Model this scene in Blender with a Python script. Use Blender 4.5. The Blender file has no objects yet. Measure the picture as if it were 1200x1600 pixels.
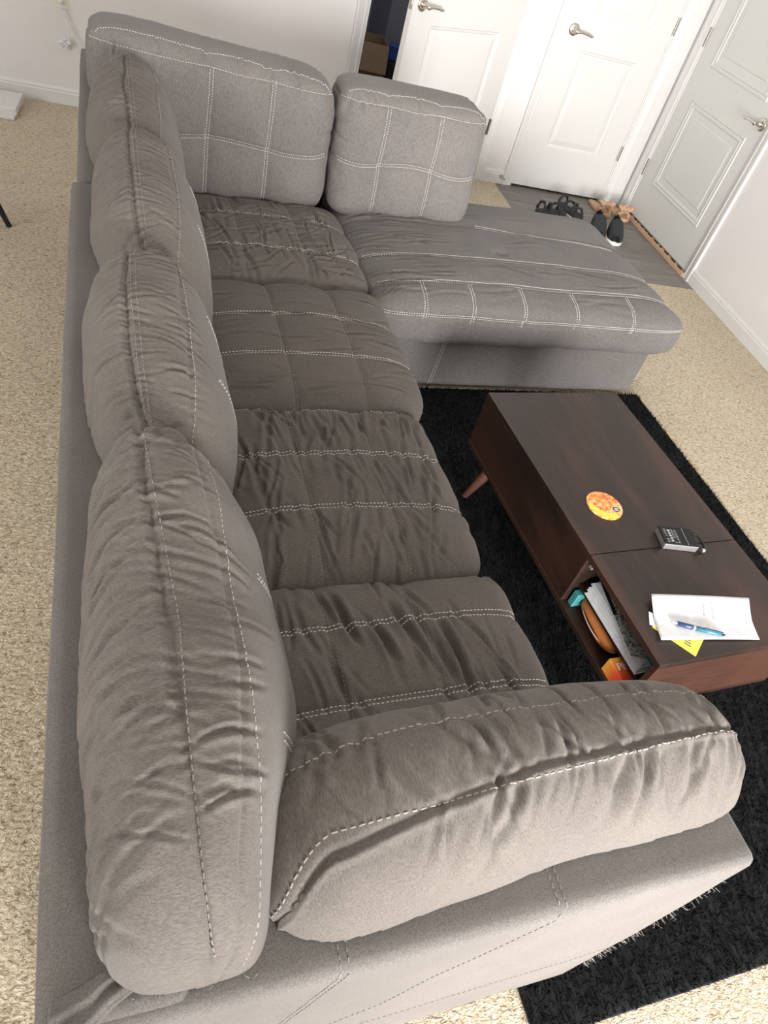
import bpy, bmesh, math, random
import numpy as np
from mathutils import Vector, Matrix
from mathutils.bvhtree import BVHTree
random.seed(5); rng = np.random.RandomState(7)
SC = bpy.context.scene
COL = SC.collection

# ------------------------------------------------------------ camera
R = np.array([[0.95543811, -0.18116627, 0.23305967],
              [0.0290316, -0.7280236, -0.68493708],
              [0.29376043, 0.66118108, -0.69032195]])
CAM_H = 1.6
cam = bpy.data.cameras.new('camera'); camo = bpy.data.objects.new('camera', cam); COL.objects.link(camo)
M4 = Matrix.Identity(4)
for i in range(3):
    M4[i][0] = R[0][i]; M4[i][1] = -R[1][i]; M4[i][2] = -R[2][i]
M4[0][3], M4[1][3], M4[2][3] = 0, 0, CAM_H
camo.matrix_world = M4
cam.sensor_fit = 'VERTICAL'; cam.sensor_height = 36; cam.sensor_width = 27
cam.lens = 36 * 1107.0 / 1600; cam.clip_start = 0.02
SC.camera = camo

# ------------------------------------------------------------ light and exposure
SC.view_settings.view_transform = 'Standard'
try: SC.view_settings.look = 'None'
except Exception: pass
SC.view_settings.gamma = 1.0; SC.view_settings.use_curve_mapping = False
SC.view_settings.exposure = -0.05
w = bpy.data.worlds.new('sky'); SC.world = w; w.use_nodes = True
w.node_tree.nodes['Background'].inputs[0].default_value = (0.75, 0.85, 1, 1)
w.node_tree.nodes['Background'].inputs[1].default_value = 1.0
def area(name, loc, size, size_y, power, target, color=(1, 1, 1)):
    l = bpy.data.lights.new(name, 'AREA'); l.shape = 'RECTANGLE'; l.size = size; l.size_y = size_y
    l.energy = power; l.color = color
    o = bpy.data.objects.new(name, l); COL.objects.link(o); o.location = loc
    o.rotation_euler = (Vector(target) - Vector(loc)).to_track_quat('-Z', 'Y').to_euler()
    return o
# daylight through the patio door behind the camera, and through the window of the left wall
area('daylight_patio', (1.05, -3.2, 1.0), 1.7, 2.0, 640, (1.25, 3, 0.5), (1.0, 0.985, 0.97))
area('daylight_left', (-3.35, 0.1, 1.5), 2.2, 1.3, 95, (0, 0.6, 1.0), (1.0, 0.985, 0.97))
area('added_entry_fill', (1.6, 3.0, 2.36), .5, .5, 4, (1.6, 3.0, 0), (1.0, 0.96, 0.92))  # added fill without a known fixture, brightens the doors and far wall

area('added_closet_fill', (1.0, 5.1, 2.36), .3, .3, 4.5, (1.0, 5.1, 0))  # added fill with no known source, lifts the dark closet walls

# ------------------------------------------------------------ materials
def srgb(r, g, b):
    f = lambda c: (c / 255 / 12.92) if c / 255 <= .04045 else ((c / 255 + .055) / 1.055) ** 2.4
    return (f(r), f(g), f(b), 1)
class NT:
    def __init__(s, name):
        s.m = bpy.data.materials.new(name); s.m.use_nodes = True
        s.t = s.m.node_tree; s.b = s.t.nodes['Principled BSDF']
    def n(s, typ, **kw):
        o = s.t.nodes.new(typ)
        for k, v in kw.items():
            if k.startswith('_'): setattr(o, k[1:], v)
            else: o.inputs[k.replace('__', ' ')].default_value = v
        return o
    def l(s, a, b): s.t.links.new(a, b)
    def coords(s, scale=(1, 1, 1), which='Object', rot=(0, 0, 0)):
        c = s.n('ShaderNodeTexCoord'); m = s.n('ShaderNodeMapping')
        m.inputs['Scale'].default_value = scale; m.inputs['Rotation'].default_value = rot
        s.l(c.outputs[which], m.inputs[0]); return m.outputs[0]
    def noise(s, vec, scale, detail=4, rough=.6, dist=0):
        o = s.n('ShaderNodeTexNoise'); o.inputs['Scale'].default_value = scale
        o.inputs['Detail'].default_value = detail; o.inputs['Roughness'].default_value = rough
        o.inputs['Distortion'].default_value = dist; s.l(vec, o.inputs['Vector']); return o.outputs['Fac']
    def ramp(s, fac, stops):
        r = s.n('ShaderNodeValToRGB'); e = r.color_ramp.elements
        e[0].position, e[0].color = stops[0]; e[1].position, e[1].color = stops[-1]
        for p, c in stops[1:-1]:
            x = e.new(p); x.color = c
        s.l(fac, r.inputs[0]); return r.outputs[0]
    def mix(s, fac, a, b, mode='MIX'):
        m = s.n('ShaderNodeMix', _data_type='RGBA', _blend_type=mode)
        if isinstance(fac, (int, float)): m.inputs[0].default_value = fac
        else: s.l(fac, m.inputs[0])
        for x, i in ((a, 6), (b, 7)):
            if isinstance(x, tuple): m.inputs[i].default_value = x
            else: s.l(x, m.inputs[i])
        return m.outputs[2]
    def bump(s, h, strength, dist=.002, prev=None):
        b = s.n('ShaderNodeBump'); b.inputs['Strength'].default_value = strength; b.inputs['Distance'].default_value = dist
        s.l(h, b.inputs['Height'])
        if prev is not None: s.l(prev, b.inputs['Normal'])
        return b.outputs[0]
    def done(s, col=None, rough=.6, normal=None, metal=0, sheen=0, spec=None):
        if col is not None:
            if isinstance(col, tuple): s.b.inputs['Base Color'].default_value = col
            else: s.l(col, s.b.inputs['Base Color'])
        s.b.inputs['Roughness'].default_value = rough; s.b.inputs['Metallic'].default_value = metal
        if sheen:
            s.b.inputs['Sheen Weight'].default_value = sheen; s.b.inputs['Sheen Roughness'].default_value = .45
        if spec is not None: s.b.inputs['Specular IOR Level'].default_value = spec
        if normal is not None: s.l(normal, s.b.inputs['Normal'])
        return s.m
def plain(name, col, rough=.5, metal=0, spec=None, bump=0, bs=60):
    n = NT(name); c = n.coords()
    if bump == -1: return n.done(col, rough, None, metal, spec=spec)
    f = n.noise(c, bs, 3)
    lo = tuple(x * .9 for x in col[:3]) + (1,); hi = tuple(min(1, x * 1.08) for x in col[:3]) + (1,)
    nm = n.bump(f, bump, .001) if bump else None
    return n.done(n.ramp(f, [(.3, lo), (.7, hi)]), rough, nm, metal, spec=spec)
def fabric(name, base, streak, sheen=.12, k=1.0):
    n = NT(name)
    v1 = n.coords(streak); v2 = n.coords((1, 1, 1))
    a = n.noise(v1, 1.0, 5, .75, .3); b = n.noise(v2, 5, 4, .6); fine = n.noise(v2, 900, 2, .5)
    lo = tuple(x * .66 for x in base) + (1,); hi = tuple(min(1, x * 1.24) for x in base) + (1,)
    c = n.ramp(a, [(.34, lo), (.64, hi)])
    c2 = n.ramp(b, [(.3, (.86, .86, .87, 1)), (.7, (1.0, 1.0, 1.0, 1))])
    c = n.mix(1.0, c, c2, 'MULTIPLY')
    nm = n.bump(fine, .35 * k, .0008)
    nm = n.bump(a, .35 * k, .0012, nm)
    return n.done(c, .92, nm, sheen=sheen, spec=.15)
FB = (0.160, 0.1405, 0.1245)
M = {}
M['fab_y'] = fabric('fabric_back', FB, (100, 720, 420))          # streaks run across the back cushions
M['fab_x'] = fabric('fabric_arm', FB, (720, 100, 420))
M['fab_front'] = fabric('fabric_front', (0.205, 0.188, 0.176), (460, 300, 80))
M['fab_seat'] = fabric('fabric_seat', (0.142, 0.124, 0.111), (160, 560, 400), .08)  # darker copy of the sofa cloth: nap, plus weaker light put into the colour
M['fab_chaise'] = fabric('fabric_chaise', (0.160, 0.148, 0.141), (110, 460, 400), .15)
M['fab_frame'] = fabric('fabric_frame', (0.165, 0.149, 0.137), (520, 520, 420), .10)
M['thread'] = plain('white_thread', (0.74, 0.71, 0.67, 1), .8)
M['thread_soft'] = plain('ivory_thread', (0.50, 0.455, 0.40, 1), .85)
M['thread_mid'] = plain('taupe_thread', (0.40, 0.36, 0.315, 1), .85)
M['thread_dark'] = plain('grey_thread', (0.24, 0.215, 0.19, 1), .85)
M['seam_dark'] = plain('dark_seam', (0.09, 0.08, 0.072, 1), .9)
def carpet():
    n = NT('beige_carpet'); v = n.coords((1, 1, 1)); vs = n.coords((1, 1.8, 1), rot=(0, 0, .25))
    a = n.noise(vs, 78, 3, .65, 1.0); b = n.noise(v, 2.2, 4, .6); f = n.noise(v, 500, 2)
    c = n.ramp(a, [(.34, (.30, .215, .13, 1)), (.45, (.66, .55, .39, 1)), (.60, (.84, .735, .56, 1))])
    c = n.mix(1.0, c, n.ramp(b, [(.3, (.88, .87, .85, 1)), (.7, (1, 1, 1, 1))]), 'MULTIPLY')
    nm = n.bump(a, 1.0, .012); nm = n.bump(f, .4, .002, nm)
    return n.done(c, .95, nm, sheen=.2, spec=.1)
M['carpet'] = carpet()
def wallm(name, col, bs=180):
    n = NT(name); v = n.coords(); a = n.noise(v, bs, 3); b = n.noise(v, 1.2, 3)
    c = n.ramp(b, [(.3, tuple(x * .97 for x in col) + (1,)), (.7, col + (1,))])
    return n.done(c, .65, n.bump(a, .12, .001), spec=.3)
M['wall'] = wallm('wall_paint', (.74, .715, .705)); M['ceil'] = wallm('ceiling_paint', (.85, .85, .84))
M['trim'] = plain('white_trim', (.70, .69, .675, 1), .38, bump=-1)
M['door'] = plain('white_door', (.68, .67, .65, 1), .42, bump=-1)
M['door_ext'] = plain('cool_white_door', (.64, .64, .61, 1), .42, bump=-1)
M['navy'] = wallm('dark_blue_paint', (.30, .30, .35))
M['hinge'] = plain('hinge_metal', (.22, .205, .18, 1), .45, .6)
M['nickel'] = plain('satin_nickel', (.62, .58, .52, 1), .28, 1)
M['black'] = plain('black_plastic', (.010, .010, .011, 1), .5, spec=.3)
M['blackmatte'] = plain('black_lacquer', (.012, .012, .014, 1), .5)
M['silver'] = plain('silver_plastic', (.62, .62, .64, 1), .3, .7)
def planks():
    n = NT('grey_vinyl'); v = n.coords((1.2, 22, 1)); a = n.noise(v, 3, 6, .65, .6)
    oi = n.n('ShaderNodeObjectInfo')
    c = n.ramp(a, [(.3, (.135, .118, .104, 1)), (.55, (.215, .195, .178, 1)), (.72, (.30, .28, .262, 1))])
    r = n.n('ShaderNodeMapRange'); n.l(oi.outputs['Random'], r.inputs[0]); r.inputs[3].default_value = .8; r.inputs[4].default_value = 1.12
    hs = n.n('ShaderNodeHueSaturation'); n.l(c, hs.inputs['Color']); n.l(r.outputs[0], hs.inputs['Value'])
    return n.done(hs.outputs[0], .42, n.bump(a, .1, .001))
M['vinyl'] = planks()
def wood(name, dark, mid, scale=(14, 1.2, 14)):
    n = NT(name); v = n.coords(scale); v2 = n.coords((3.2, .5, 1))
    a = n.noise(v, 6, 6, .7, .5); b = n.noise(v2, 2.0, 4, .6, .8)
    c = n.ramp(a, [(.3, dark), (.7, mid)])
    c = n.mix(n.ramp(b, [(.45, (0, 0, 0, 1)), (.60, (.75, .75, .75, 1))]), c, (.062, .028, .018, 1))
    return n.done(c, .36, n.bump(a, .08, .0008), spec=.45)
M['wood'] = wood('espresso_wood', (.015, .0085, .007, 1), (.031, .017, .013, 1))
M['wood_end'] = wood('espresso_wood_end', (.034, .015, .010, 1), (.062, .027, .018, 1), (1.2, 14, 14))  # lighter, redder copy of the wood: window light on the near end put into colour
M['wood_leg'] = plain('brown_leg', (.12, .052, .038, 1), .45)
M['rug'] = plain('black_rug_base', (.006, .006, .007, 1), .95, bump=.8, bs=120)
def pile():
    n = NT('black_pile'); v = n.coords(); a = n.noise(v, 60, 3)
    return n.done(n.ramp(a, [(.35, (.004, .004, .005, 1)), (.75, (.014, .0135, .014, 1))]), .85, spec=.12)
M['pile'] = pile()
M['paper'] = plain('white_paper', (.78, .78, .80, 1), .7)
M['paper_grey'] = plain('grey_ink', (.42, .42, .44, 1), .8)
M['ink_dark'] = plain('dark_ink', (.06, .06, .07, 1), .8)
M['yellow'] = plain('yellow_card', (.82, .70, .10, 1), .5)
M['teal'] = plain('teal_folder', (.06, .27, .27, 1), .45)
M['white'] = plain('white_plastic', (.80, .79, .76, 1), .4)
M['ivory'] = plain('ivory_plastic', (.80, .75, .66, 1), .4)
M['card'] = plain('cardboard', (.36, .25, .16, 1), .85)
M['blue'] = plain('blue_plastic', (.03, .10, .36, 1), .4)
M['navyc'] = plain('navy_pen', (.025, .05, .13, 1), .3)
M['tealp'] = plain('teal_pen', (.03, .17, .21, 1), .3)
M['orange_pouch'] = plain('orange_pouch', (.62, .20, .045, 1), .5)
M['tan'] = plain('tan_suede', (.56, .35, .22, 1), .85, bump=.4, bs=300)
M['shoe_black'] = plain('black_mesh_shoe', (.022, .023, .028, 1), .75, bump=.4, bs=500)
M['sole_white'] = plain('white_sole', (.75, .72, .68, 1), .6)
M['strip'] = plain('bare_wood_strip', (.55, .36, .24, 1), .7, bump=.4, bs=120)
def notebook():
    n = NT('marbled_notebook'); a = n.noise(n.coords(), 140, 4, .7, 1.0)
    return n.done(n.ramp(a, [(.44, (.04, .04, .04, 1)), (.50, (.42, .42, .38, 1))]), .5)
M['marble'] = notebook()
def sunset():
    n = NT('orange_red_box'); c = n.n('ShaderNodeTexCoord'); s = n.n('ShaderNodeSeparateXYZ'); n.l(c.outputs['Generated'], s.inputs[0])
    return n.done(n.ramp(s.outputs[1], [(0, (.42, .03, .02, 1)), (.5, (.70, .10, .03, 1)), (1, (.85, .42, .06, 1))]), .35)
M['sunset'] = sunset()
def coaster_m():
    n = NT('coaster_print'); v = n.coords(); a = n.noise(v, 48, 2, .5, 1.5)
    c = n.ramp(a, [(.36, (.75, .09, .05, 1)), (.46, (.90, .28, .06, 1)), (.56, (.93, .50, .12, 1)), (.62, (.90, .62, .42, 1))])
    return n.done(c, .35)
M['coaster'] = coaster_m()

# ------------------------------------------------------------ helpers
YAW = math.radians(4.80896)
CY, SY = math.cos(YAW), math.sin(YAW)
def S2W(x, y, z=0): return Vector((x * CY - y * SY, x * SY + y * CY, z))      # sofa plan -> room
def mesh_obj(name, verts, faces, mat, parent=None, smooth=False, loc=None, rotz=None, kind=None):
    me = bpy.data.meshes.new(name)
    if isinstance(verts, np.ndarray): verts = verts.tolist()
    if isinstance(faces, np.ndarray): faces = faces.tolist()
    me.from_pydata(verts, [], faces); me.update()
    for m_ in (mat if isinstance(mat, (list, tuple)) else [mat]): me.materials.append(m_)
    if smooth: me.polygons.foreach_set('use_smooth', [True] * len(me.polygons))
    o = bpy.data.objects.new(name, me); COL.objects.link(o)
    if parent: o.parent = parent
    if loc is not None: o.location = loc
    if rotz is not None: o.rotation_euler = (0, 0, rotz)
    if kind: o['kind'] = kind
    return o
def empty(name, label, cat, loc, rotz=0, group=None, kind=None):
    o = bpy.data.objects.new(name, None); COL.objects.link(o); o.location = loc; o.rotation_euler = (0, 0, rotz)
    o.empty_display_size = .05
    if label: o['label'] = label
    if cat: o['category'] = cat
    if group: o['group'] = group
    if kind: o['kind'] = kind
    return o
def tag(o, label, cat, group=None):
    o['label'] = label; o['category'] = cat
    if group: o['group'] = group
    return o
class MB:
    """mesh buffer"""
    def __init__(s): s.v = []; s.f = []
    def box(s, x0, x1, y0, y1, z0, z1, mat=None):
        n = len(s.v)
        p = [(x0, y0, z0), (x1, y0, z0), (x1, y1, z0), (x0, y1, z0), (x0, y0, z1), (x1, y0, z1), (x1, y1, z1), (x0, y1, z1)]
        if mat is not None: p = [tuple(mat @ Vector(q)) for q in p]
        s.v += p
        s.f += [tuple(n + i for i in q) for q in ((0, 3, 2, 1), (4, 5, 6, 7), (0, 1, 5, 4), (1, 2, 6, 5), (2, 3, 7, 6), (3, 0, 4, 7))]
        return s
    def tube(s, pts, rad, seg=10, cap=True):
        pts = [Vector(p) for p in pts]
        if not isinstance(rad, (list, tuple)): rad = [rad] * len(pts)
        n0 = len(s.v); up = None
        for i, p in enumerate(pts):
            d = (pts[min(i + 1, len(pts) - 1)] - pts[max(i - 1, 0)]).normalized()
            if up is None: up = Vector((0, 0, 1)) if abs(d.z) < .9 else Vector((1, 0, 0))
            a = d.cross(up).normalized(); b = a.cross(d).normalized(); up = b
            for k in range(seg):
                t = 2 * math.pi * k / seg
                s.v.append(tuple(p + (a * math.cos(t) + b * math.sin(t)) * rad[i]))
        for i in range(len(pts) - 1):
            for k in range(seg):
                k2 = (k + 1) % seg
                s.f.append((n0 + i * seg + k, n0 + i * seg + k2, n0 + (i + 1) * seg + k2, n0 + (i + 1) * seg + k))
        if cap:
            s.f.append(tuple(n0 + k for k in range(seg))[::-1]); s.f.append(tuple(n0 + (len(pts) - 1) * seg + k for k in range(seg)))
        return s
    def prism(s, poly, z0, z1):
        n = len(s.v); k = len(poly)
        s.v += [(x, y, z0) for x, y in poly] + [(x, y, z1) for x, y in poly]
        s.f += [tuple(range(n + k - 1, n - 1, -1)), tuple(range(n + k, n + 2 * k))]
        for i in range(k): s.f.append((n + i, n + (i + 1) % k, n + k + (i + 1) % k, n + k + i))
        return s
    def build(s, name, mat, parent=None, smooth=False, bevel=0, **kw):
        o = mesh_obj(name, s.v, s.f, mat, parent, smooth, **kw)
        if bevel:
            b = o.modifiers.new('bevel', 'BEVEL'); b.width = bevel; b.segments = 2; b.limit_method = 'ANGLE'
        return o
def hash3(i, j, k):
    h = (i * 374761393 + j * 668265263 + k * 2147483647 + 1274126177) & 0xffffffff
    h = ((h ^ (h >> 13)) * 1274126177) & 0xffffffff
    h = ((h ^ (h >> 16)) * 2246822519) & 0xffffffff
    return ((h ^ (h >> 15)) & 0xffffff) / float(0xffffff)
def vn(x, y, z):
    """value noise 0..1, arrays"""
    x, y, z = np.broadcast_arrays(np.asarray(x, float), np.asarray(y, float), np.asarray(z, float))
    i, j, k = np.floor(x).astype(np.int64), np.floor(y).astype(np.int64), np.floor(z).astype(np.int64)
    u, v, w_ = x - i, y - j, z - k
    u = u * u * (3 - 2 * u); v = v * v * (3 - 2 * v); w_ = w_ * w_ * (3 - 2 * w_)
    r = 0
    for a in (0, 1):
        for b in (0, 1):
            for c in (0, 1):
                r = r + hash3(i + a, j + b, k + c) * (u if a else 1 - u) * (v if b else 1 - v) * (w_ if c else 1 - w_)
    return r
def fbm(x, y, z, o=3):
    r = 0; a = .5; s = 1
    for q in range(o):
        r = r + a * vn(x * s + 7.1 * q, y * s, z * s); a *= .5; s *= 2.03
    return r / (1 - .5 ** o)
def crease(n, w_=.10):
    """n noise 0..1 -> narrow valley lines 0..1"""
    return np.exp(-((n - .5) / w_) ** 2)
def cube_grid(na, nb, nc):
    idx = -np.ones((na + 1, nb + 1, nc + 1), int)
    I, J, K = np.meshgrid(range(na + 1), range(nb + 1), range(nc + 1), indexing='ij')
    m = (I == 0) | (I == na) | (J == 0) | (J == nb) | (K == 0) | (K == nc)
    idx[m] = np.arange(m.sum())
    q = np.stack([2 * I[m] / na - 1, 2 * J[m] / nb - 1, 2 * K[m] / nc - 1], 1)
    F = []
    def quad(a, b, c, d): F.append(np.stack([a.ravel(), b.ravel(), c.ravel(), d.ravel()], 1))
    for s, e in ((0, False), (na, True)):
        g = idx[s]; a, b, c, d = g[:-1, :-1], g[1:, :-1], g[1:, 1:], g[:-1, 1:]
        quad(a, b, c, d) if e else quad(a, d, c, b)
    for s, e in ((0, False), (nb, True)):
        g = idx[:, s]; a, b, c, d = g[:-1, :-1], g[1:, :-1], g[1:, 1:], g[:-1, 1:]
        quad(a, d, c, b) if e else quad(a, b, c, d)
    for s, e in ((0, False), (nc, True)):
        g = idx[:, :, s]; a, b, c, d = g[:-1, :-1], g[1:, :-1], g[1:, 1:], g[:-1, 1:]
        quad(a, b, c, d) if e else quad(a, d, c, b)
    return q, np.concatenate(F)
def normals(v, f):
    n = np.zeros_like(v); a = np.cross(v[f[:, 2]] - v[f[:, 0]], v[f[:, 3]] - v[f[:, 1]])
    for k in range(4): np.add.at(n, f[:, k], a)
    return n / np.maximum(np.linalg.norm(n, axis=1, keepdims=True), 1e-12)
def superbox(c, h, res, rxy, p2=None):
    """rounded pillow: rxy = (power of cross-section, power along length, length axis)"""
    q, f = cube_grid(*res)
    p1, p2, ax = rxy
    o = [i for i in range(3) if i != ax]
    a = np.abs(q)
    cr = (a[:, o[0]] ** p1 + a[:, o[1]] ** p1) ** (1 / p1)
    n = (cr ** p2 + a[:, ax] ** p2) ** (1 / p2)
    u = q / n[:, None]
    return u, np.array(c) + u * np.array(h), f
def roundbox(c, h, res, r):
    q, f = cube_grid(*res); h = np.array(h); p = q * h
    inner = np.clip(p, -(h - r), h - r); d = p - inner
    L = np.linalg.norm(d, axis=1, keepdims=True); L[L < 1e-9] = 1
    out = np.where(np.abs(d).sum(1, keepdims=True) > 1e-9, inner + d / L * r, p)
    return q, np.array(c) + out, f
def groove(x, x0, w_, d): return -d * np.exp(-((x - x0) / w_) ** 2)

def creases(s, l, items):
    d = np.zeros_like(s)
    for s0, l0, ln, sl, cv, w_, dp in items:
        q = l - l0; t_ = q / ln
        m = np.abs(t_) < 1
        if not m.any(): continue
        ds = s[m] - (s0 + sl * q[m] + cv * q[m] ** 2)
        near = np.abs(ds) < 5 * w_
        e = (1 - t_[m] ** 2) * dp
        v = np.exp(-(ds / w_) ** 2) - .42 * np.exp(-((ds - 2.1 * w_) / (1.4 * w_)) ** 2) - .42 * np.exp(-((ds + 2.1 * w_) / (1.4 * w_)) ** 2)
        d[m] -= e * v * near
    return d
def crease_items(r, n, smin, smax, l0, lspread, ln, sl, w_, dp, slm=0.):
    return [(r.uniform(smin, smax), l0 + r.uniform(*lspread), r.uniform(*ln), slm + r.uniform(-sl, sl), r.uniform(-1.5, 1.5), r.uniform(*w_), r.uniform(*dp)) for _ in range(n)]
# ---- stitches laid on the finished surface by ray casting
def stitch_rows(name, surf, rows, parent, mat, pitch=.009, dash=.0062, wd=.0016, lift=.0008, kind='stuff'):
    """rows: list of lists of (origin, direction)"""
    bvh = BVHTree.FromPolygons(surf[0].tolist(), surf[1].tolist())
    mb = MB()
    for row in rows:
        pts = []
        for o_, d_ in row:
            hit, nrm, _, _ = bvh.ray_cast(Vector(o_), Vector(d_).normalized())
            if hit is None:
                pts.append(None); continue
            if nrm.dot(Vector(d_)) > 0: nrm = -nrm
            pts.append((hit, nrm))
        seg = []; 
        L = 0.0; nxt = random.random() * pitch
        for a, b in zip(pts[:-1], pts[1:]):
            if a is None or b is None: continue
            dl = (b[0] - a[0]).length
            if dl > .08 or dl < 1e-7: continue
            while nxt < L + dl:
                t = (nxt - L) / dl; p = a[0].lerp(b[0], t); n = a[1].lerp(b[1], t).normalized()
                d = (b[0] - a[0]).normalized(); s = d.cross(n).normalized()
                d = (d + s * random.uniform(-.12, .12)).normalized()
                hl = dash * .5 * random.uniform(.85, 1.1); hw = wd * .5
                k = len(mb.v)
                lo = p - n * .0012; hi = p + n * (lift + .0004)
                mb.v += [tuple(lo - d * hl - s * hw), tuple(lo - d * hl + s * hw), tuple(lo + d * hl + s * hw), tuple(lo + d * hl - s * hw),
                         tuple(hi - d * hl * .8 - s * hw), tuple(hi - d * hl * .8 + s * hw), tuple(hi + d * hl * .8 + s * hw), tuple(hi + d * hl * .8 - s * hw)]
                mb.f += [tuple(k + i for i in qq) for qq in ((4, 5, 6, 7), (0, 1, 5, 4), (1, 2, 6, 5), (2, 3, 7, 6), (3, 0, 4, 7))]
                nxt += pitch * random.uniform(.93, 1.07)
            L += dl
    o = mb.build(name, mat, parent); o['kind'] = kind
    return o
def down_row(pts, z=1.3, n=60):
    """polyline of (x,y) -> rays cast down"""
    out = []
    for a, b in zip(pts[:-1], pts[1:]):
        for t in np.linspace(0, 1, n):
            out.append(((a[0] + (b[0] - a[0]) * t, a[1] + (b[1] - a[1]) * t, z), (0, 0, -1)))
    return out
def dbl(pts, g=.010):
    """two parallel polylines"""
    (x0, y0), (x1, y1) = pts[0], pts[-1]; L = math.hypot(x1 - x0, y1 - y0); nx, ny = -(y1 - y0) / L * g / 2, (x1 - x0) / L * g / 2
    return [[(x + nx, y + ny) for x, y in pts], [(x - nx, y - ny) for x, y in pts]]

# ============================================================ ROOM
XR, YF, YB, XL, HC = 3.02, 4.64, -1.35, -3.4, 2.44
VX, VY = 2.045, 3.47                                   # vinyl patch corner
fl = MB()
fl.box(XL, XR + .1, YB, VY, -.1, 0).box(XL, VX, VY, YF + 2.1, -.1, 0).box(VX, XR + .3, VY, YF + 2.1, -.1, -.008)
o = fl.build('floor', M['carpet']); o['kind'] = 'structure'; FLOOR = o
# vinyl planks of the entry, one by one
PW, PL = .152, .92
plank_mesh = {}
k = 0; y = VY
while y < YF + .1:
    y1 = min(y + PW, YF + .12)
    x = VX - [0, .35, .62, .2][k % 4]
    while x < XR + .06:
        xa, xb = max(x, VX), min(x + PL, XR + .06)
        if xb - xa > .03:
            MB().box(0, xb - xa - .002, 0, y1 - y - .002, -.008, -.001 if (k % 2) else -.0005).build('plank', M['vinyl'], FLOOR, bevel=.0008, loc=(xa, y, 0))
        x += PL
    k += 1; y += PW
def struct(name, mb, mat, **kw):
    o = mb.build(name, mat, **kw); o['kind'] = 'structure'; return o
struct('ceiling', MB().box(XL - .1, XR + .1, YB - .1, YF + 2.2, HC, HC + .1), M['ceil'])
D1a, D1b, D2a, D2b, DH = .985, 1.885, 2.155, 2.865, 2.035
WT = .12
wf = MB()
for a, b in ((XL - .1, D1a), (D1b, D2a), (D2b, XR)): wf.box(a, b, YF, YF + WT, 0, HC)
wf.box(D1a, D1b, YF, YF + WT, DH, HC).box(D2a, D2b, YF, YF + WT, DH, HC)
struct('wall_far', wf, M['wall'])
D3a, D3b = 3.625, 4.535
wr = MB().box(XR, XR + WT, YB, D3a, 0, HC).box(XR, XR + WT, D3b, YF + WT, 0, HC).box(XR, XR + WT, D3a, D3b, DH, HC)
struct('wall_right', wr, M['wall'])
# unseen back wall, set near and its patio door opening narrowed to shape the daylight, left wall with a window opening
struct('wall_back', MB().box(XL, .40, YB - .1, YB, 0, HC).box(1.95, XR + .1, YB - .1, YB, 0, HC).box(.40, 1.95, YB - .1, YB, 2.06, HC), M['wall'])
struct('wall_left', MB().box(XL - .1, XL, YB, YF, 0, .8).box(XL - .1, XL, YB, YF, 2.2, HC).box(XL - .1, XL, YB, -1.1, .8, 2.2).box(XL - .1, XL, 1.3, YF, .8, 2.2), M['wall'])
# closet / back room behind the far doors
struct('wall_closet', MB().box(.4, 1.33, 6.1, 6.2, 0, HC).box(1.33, XR + .3, 5.55, 6.2, 0, HC).box(.35, .4, YF + WT, 6.6, 0, HC).box(1.80, 1.86, YF + WT, 6.5, 0, HC).box(XR + .3, XR + .35, YF + WT, 6.6, 0, HC), M['navy'])

# baseboards with a moulded top
def baseboard(name, a, b, nrm, h=.086):
    """a,b plan points on the wall face; nrm inward normal"""
    prof = [(0, 0), (.013, 0), (.013, h * .68), (.010, h * .74), (.010, h * .84), (.006, h * .93), (.004, h), (0, h)]
    v = []; 
    for p in (a, b):
        for d, z in prof: v.append((p[0] + nrm[0] * d, p[1] + nrm[1] * d, z))
    n = len(prof); f = [(i, (i + 1) % n, n + (i + 1) % n, n + i) for i in range(n)] + [tuple(range(n))[::-1], tuple(range(n, 2 * n))]
    o = mesh_obj(name, v, f, M['trim']); o['kind'] = 'structure'; return o
baseboard('baseboard_far', (XL, YF), (D1a - .062, YF), (0, -1))
baseboard('baseboard_far_pier', (D1b + .062, YF), (D2a - .062, YF), (0, -1))
baseboard('baseboard_right', (XR, D3a - .062), (XR, YB), (-1, 0))
# door casings: stepped profile swept up, over and down
def casing(name, M_, w_, h, cw=.062):
    """local: opening from 0..w_ on x, wall face y=0, room towards -y"""
    prof = [(0, 0), (0, -.009), (.010, -.012), (.016, -.009), (.040, -.015), (.050, -.018), (cw, -.018), (cw, 0)]
    v = []
    for d, y_ in prof: v.append((-d, y_, 0))
    for d, y_ in prof: v.append((-d, y_, h + d))
    for d, y_ in prof: v.append((w_ + d, y_, h + d))
    for d, y_ in prof: v.append((w_ + d, y_, 0))
    n = len(prof); f = []
    for s in range(3):
        for i in range(n): f.append((s * n + i, s * n + (i + 1) % n, (s + 1) * n + (i + 1) % n, (s + 1) * n + i))
    f += [tuple(range(n))[::-1], tuple(range(3 * n, 4 * n))]
    # jamb lining and stop
    mb = MB(); mb.v = v; mb.f = f
    for x0, x1 in ((-.003, .012), (w_ - .012, w_ + .003)): mb.box(x0, x1, -.002, WT, 0, h)
    mb.box(0, w_, -.002, WT, h - .012, h + .003)
    mb.v = [tuple(M_ @ Vector(p)) for p in mb.v]
    return struct(name, mb, M['trim'])
MF = lambda x: Matrix.Translation((x, YF, 0))
casing('trim_1', MF(D1a), D1b - D1a, DH); casing('trim_2', MF(D2a), D2b - D2a, DH)
MR3 = Matrix.Translation((XR, D3b, 0)) @ Matrix.Rotation(-math.pi / 2, 4, 'Z')
casing('trim_3', MR3, D3b - D3a, DH)

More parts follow.
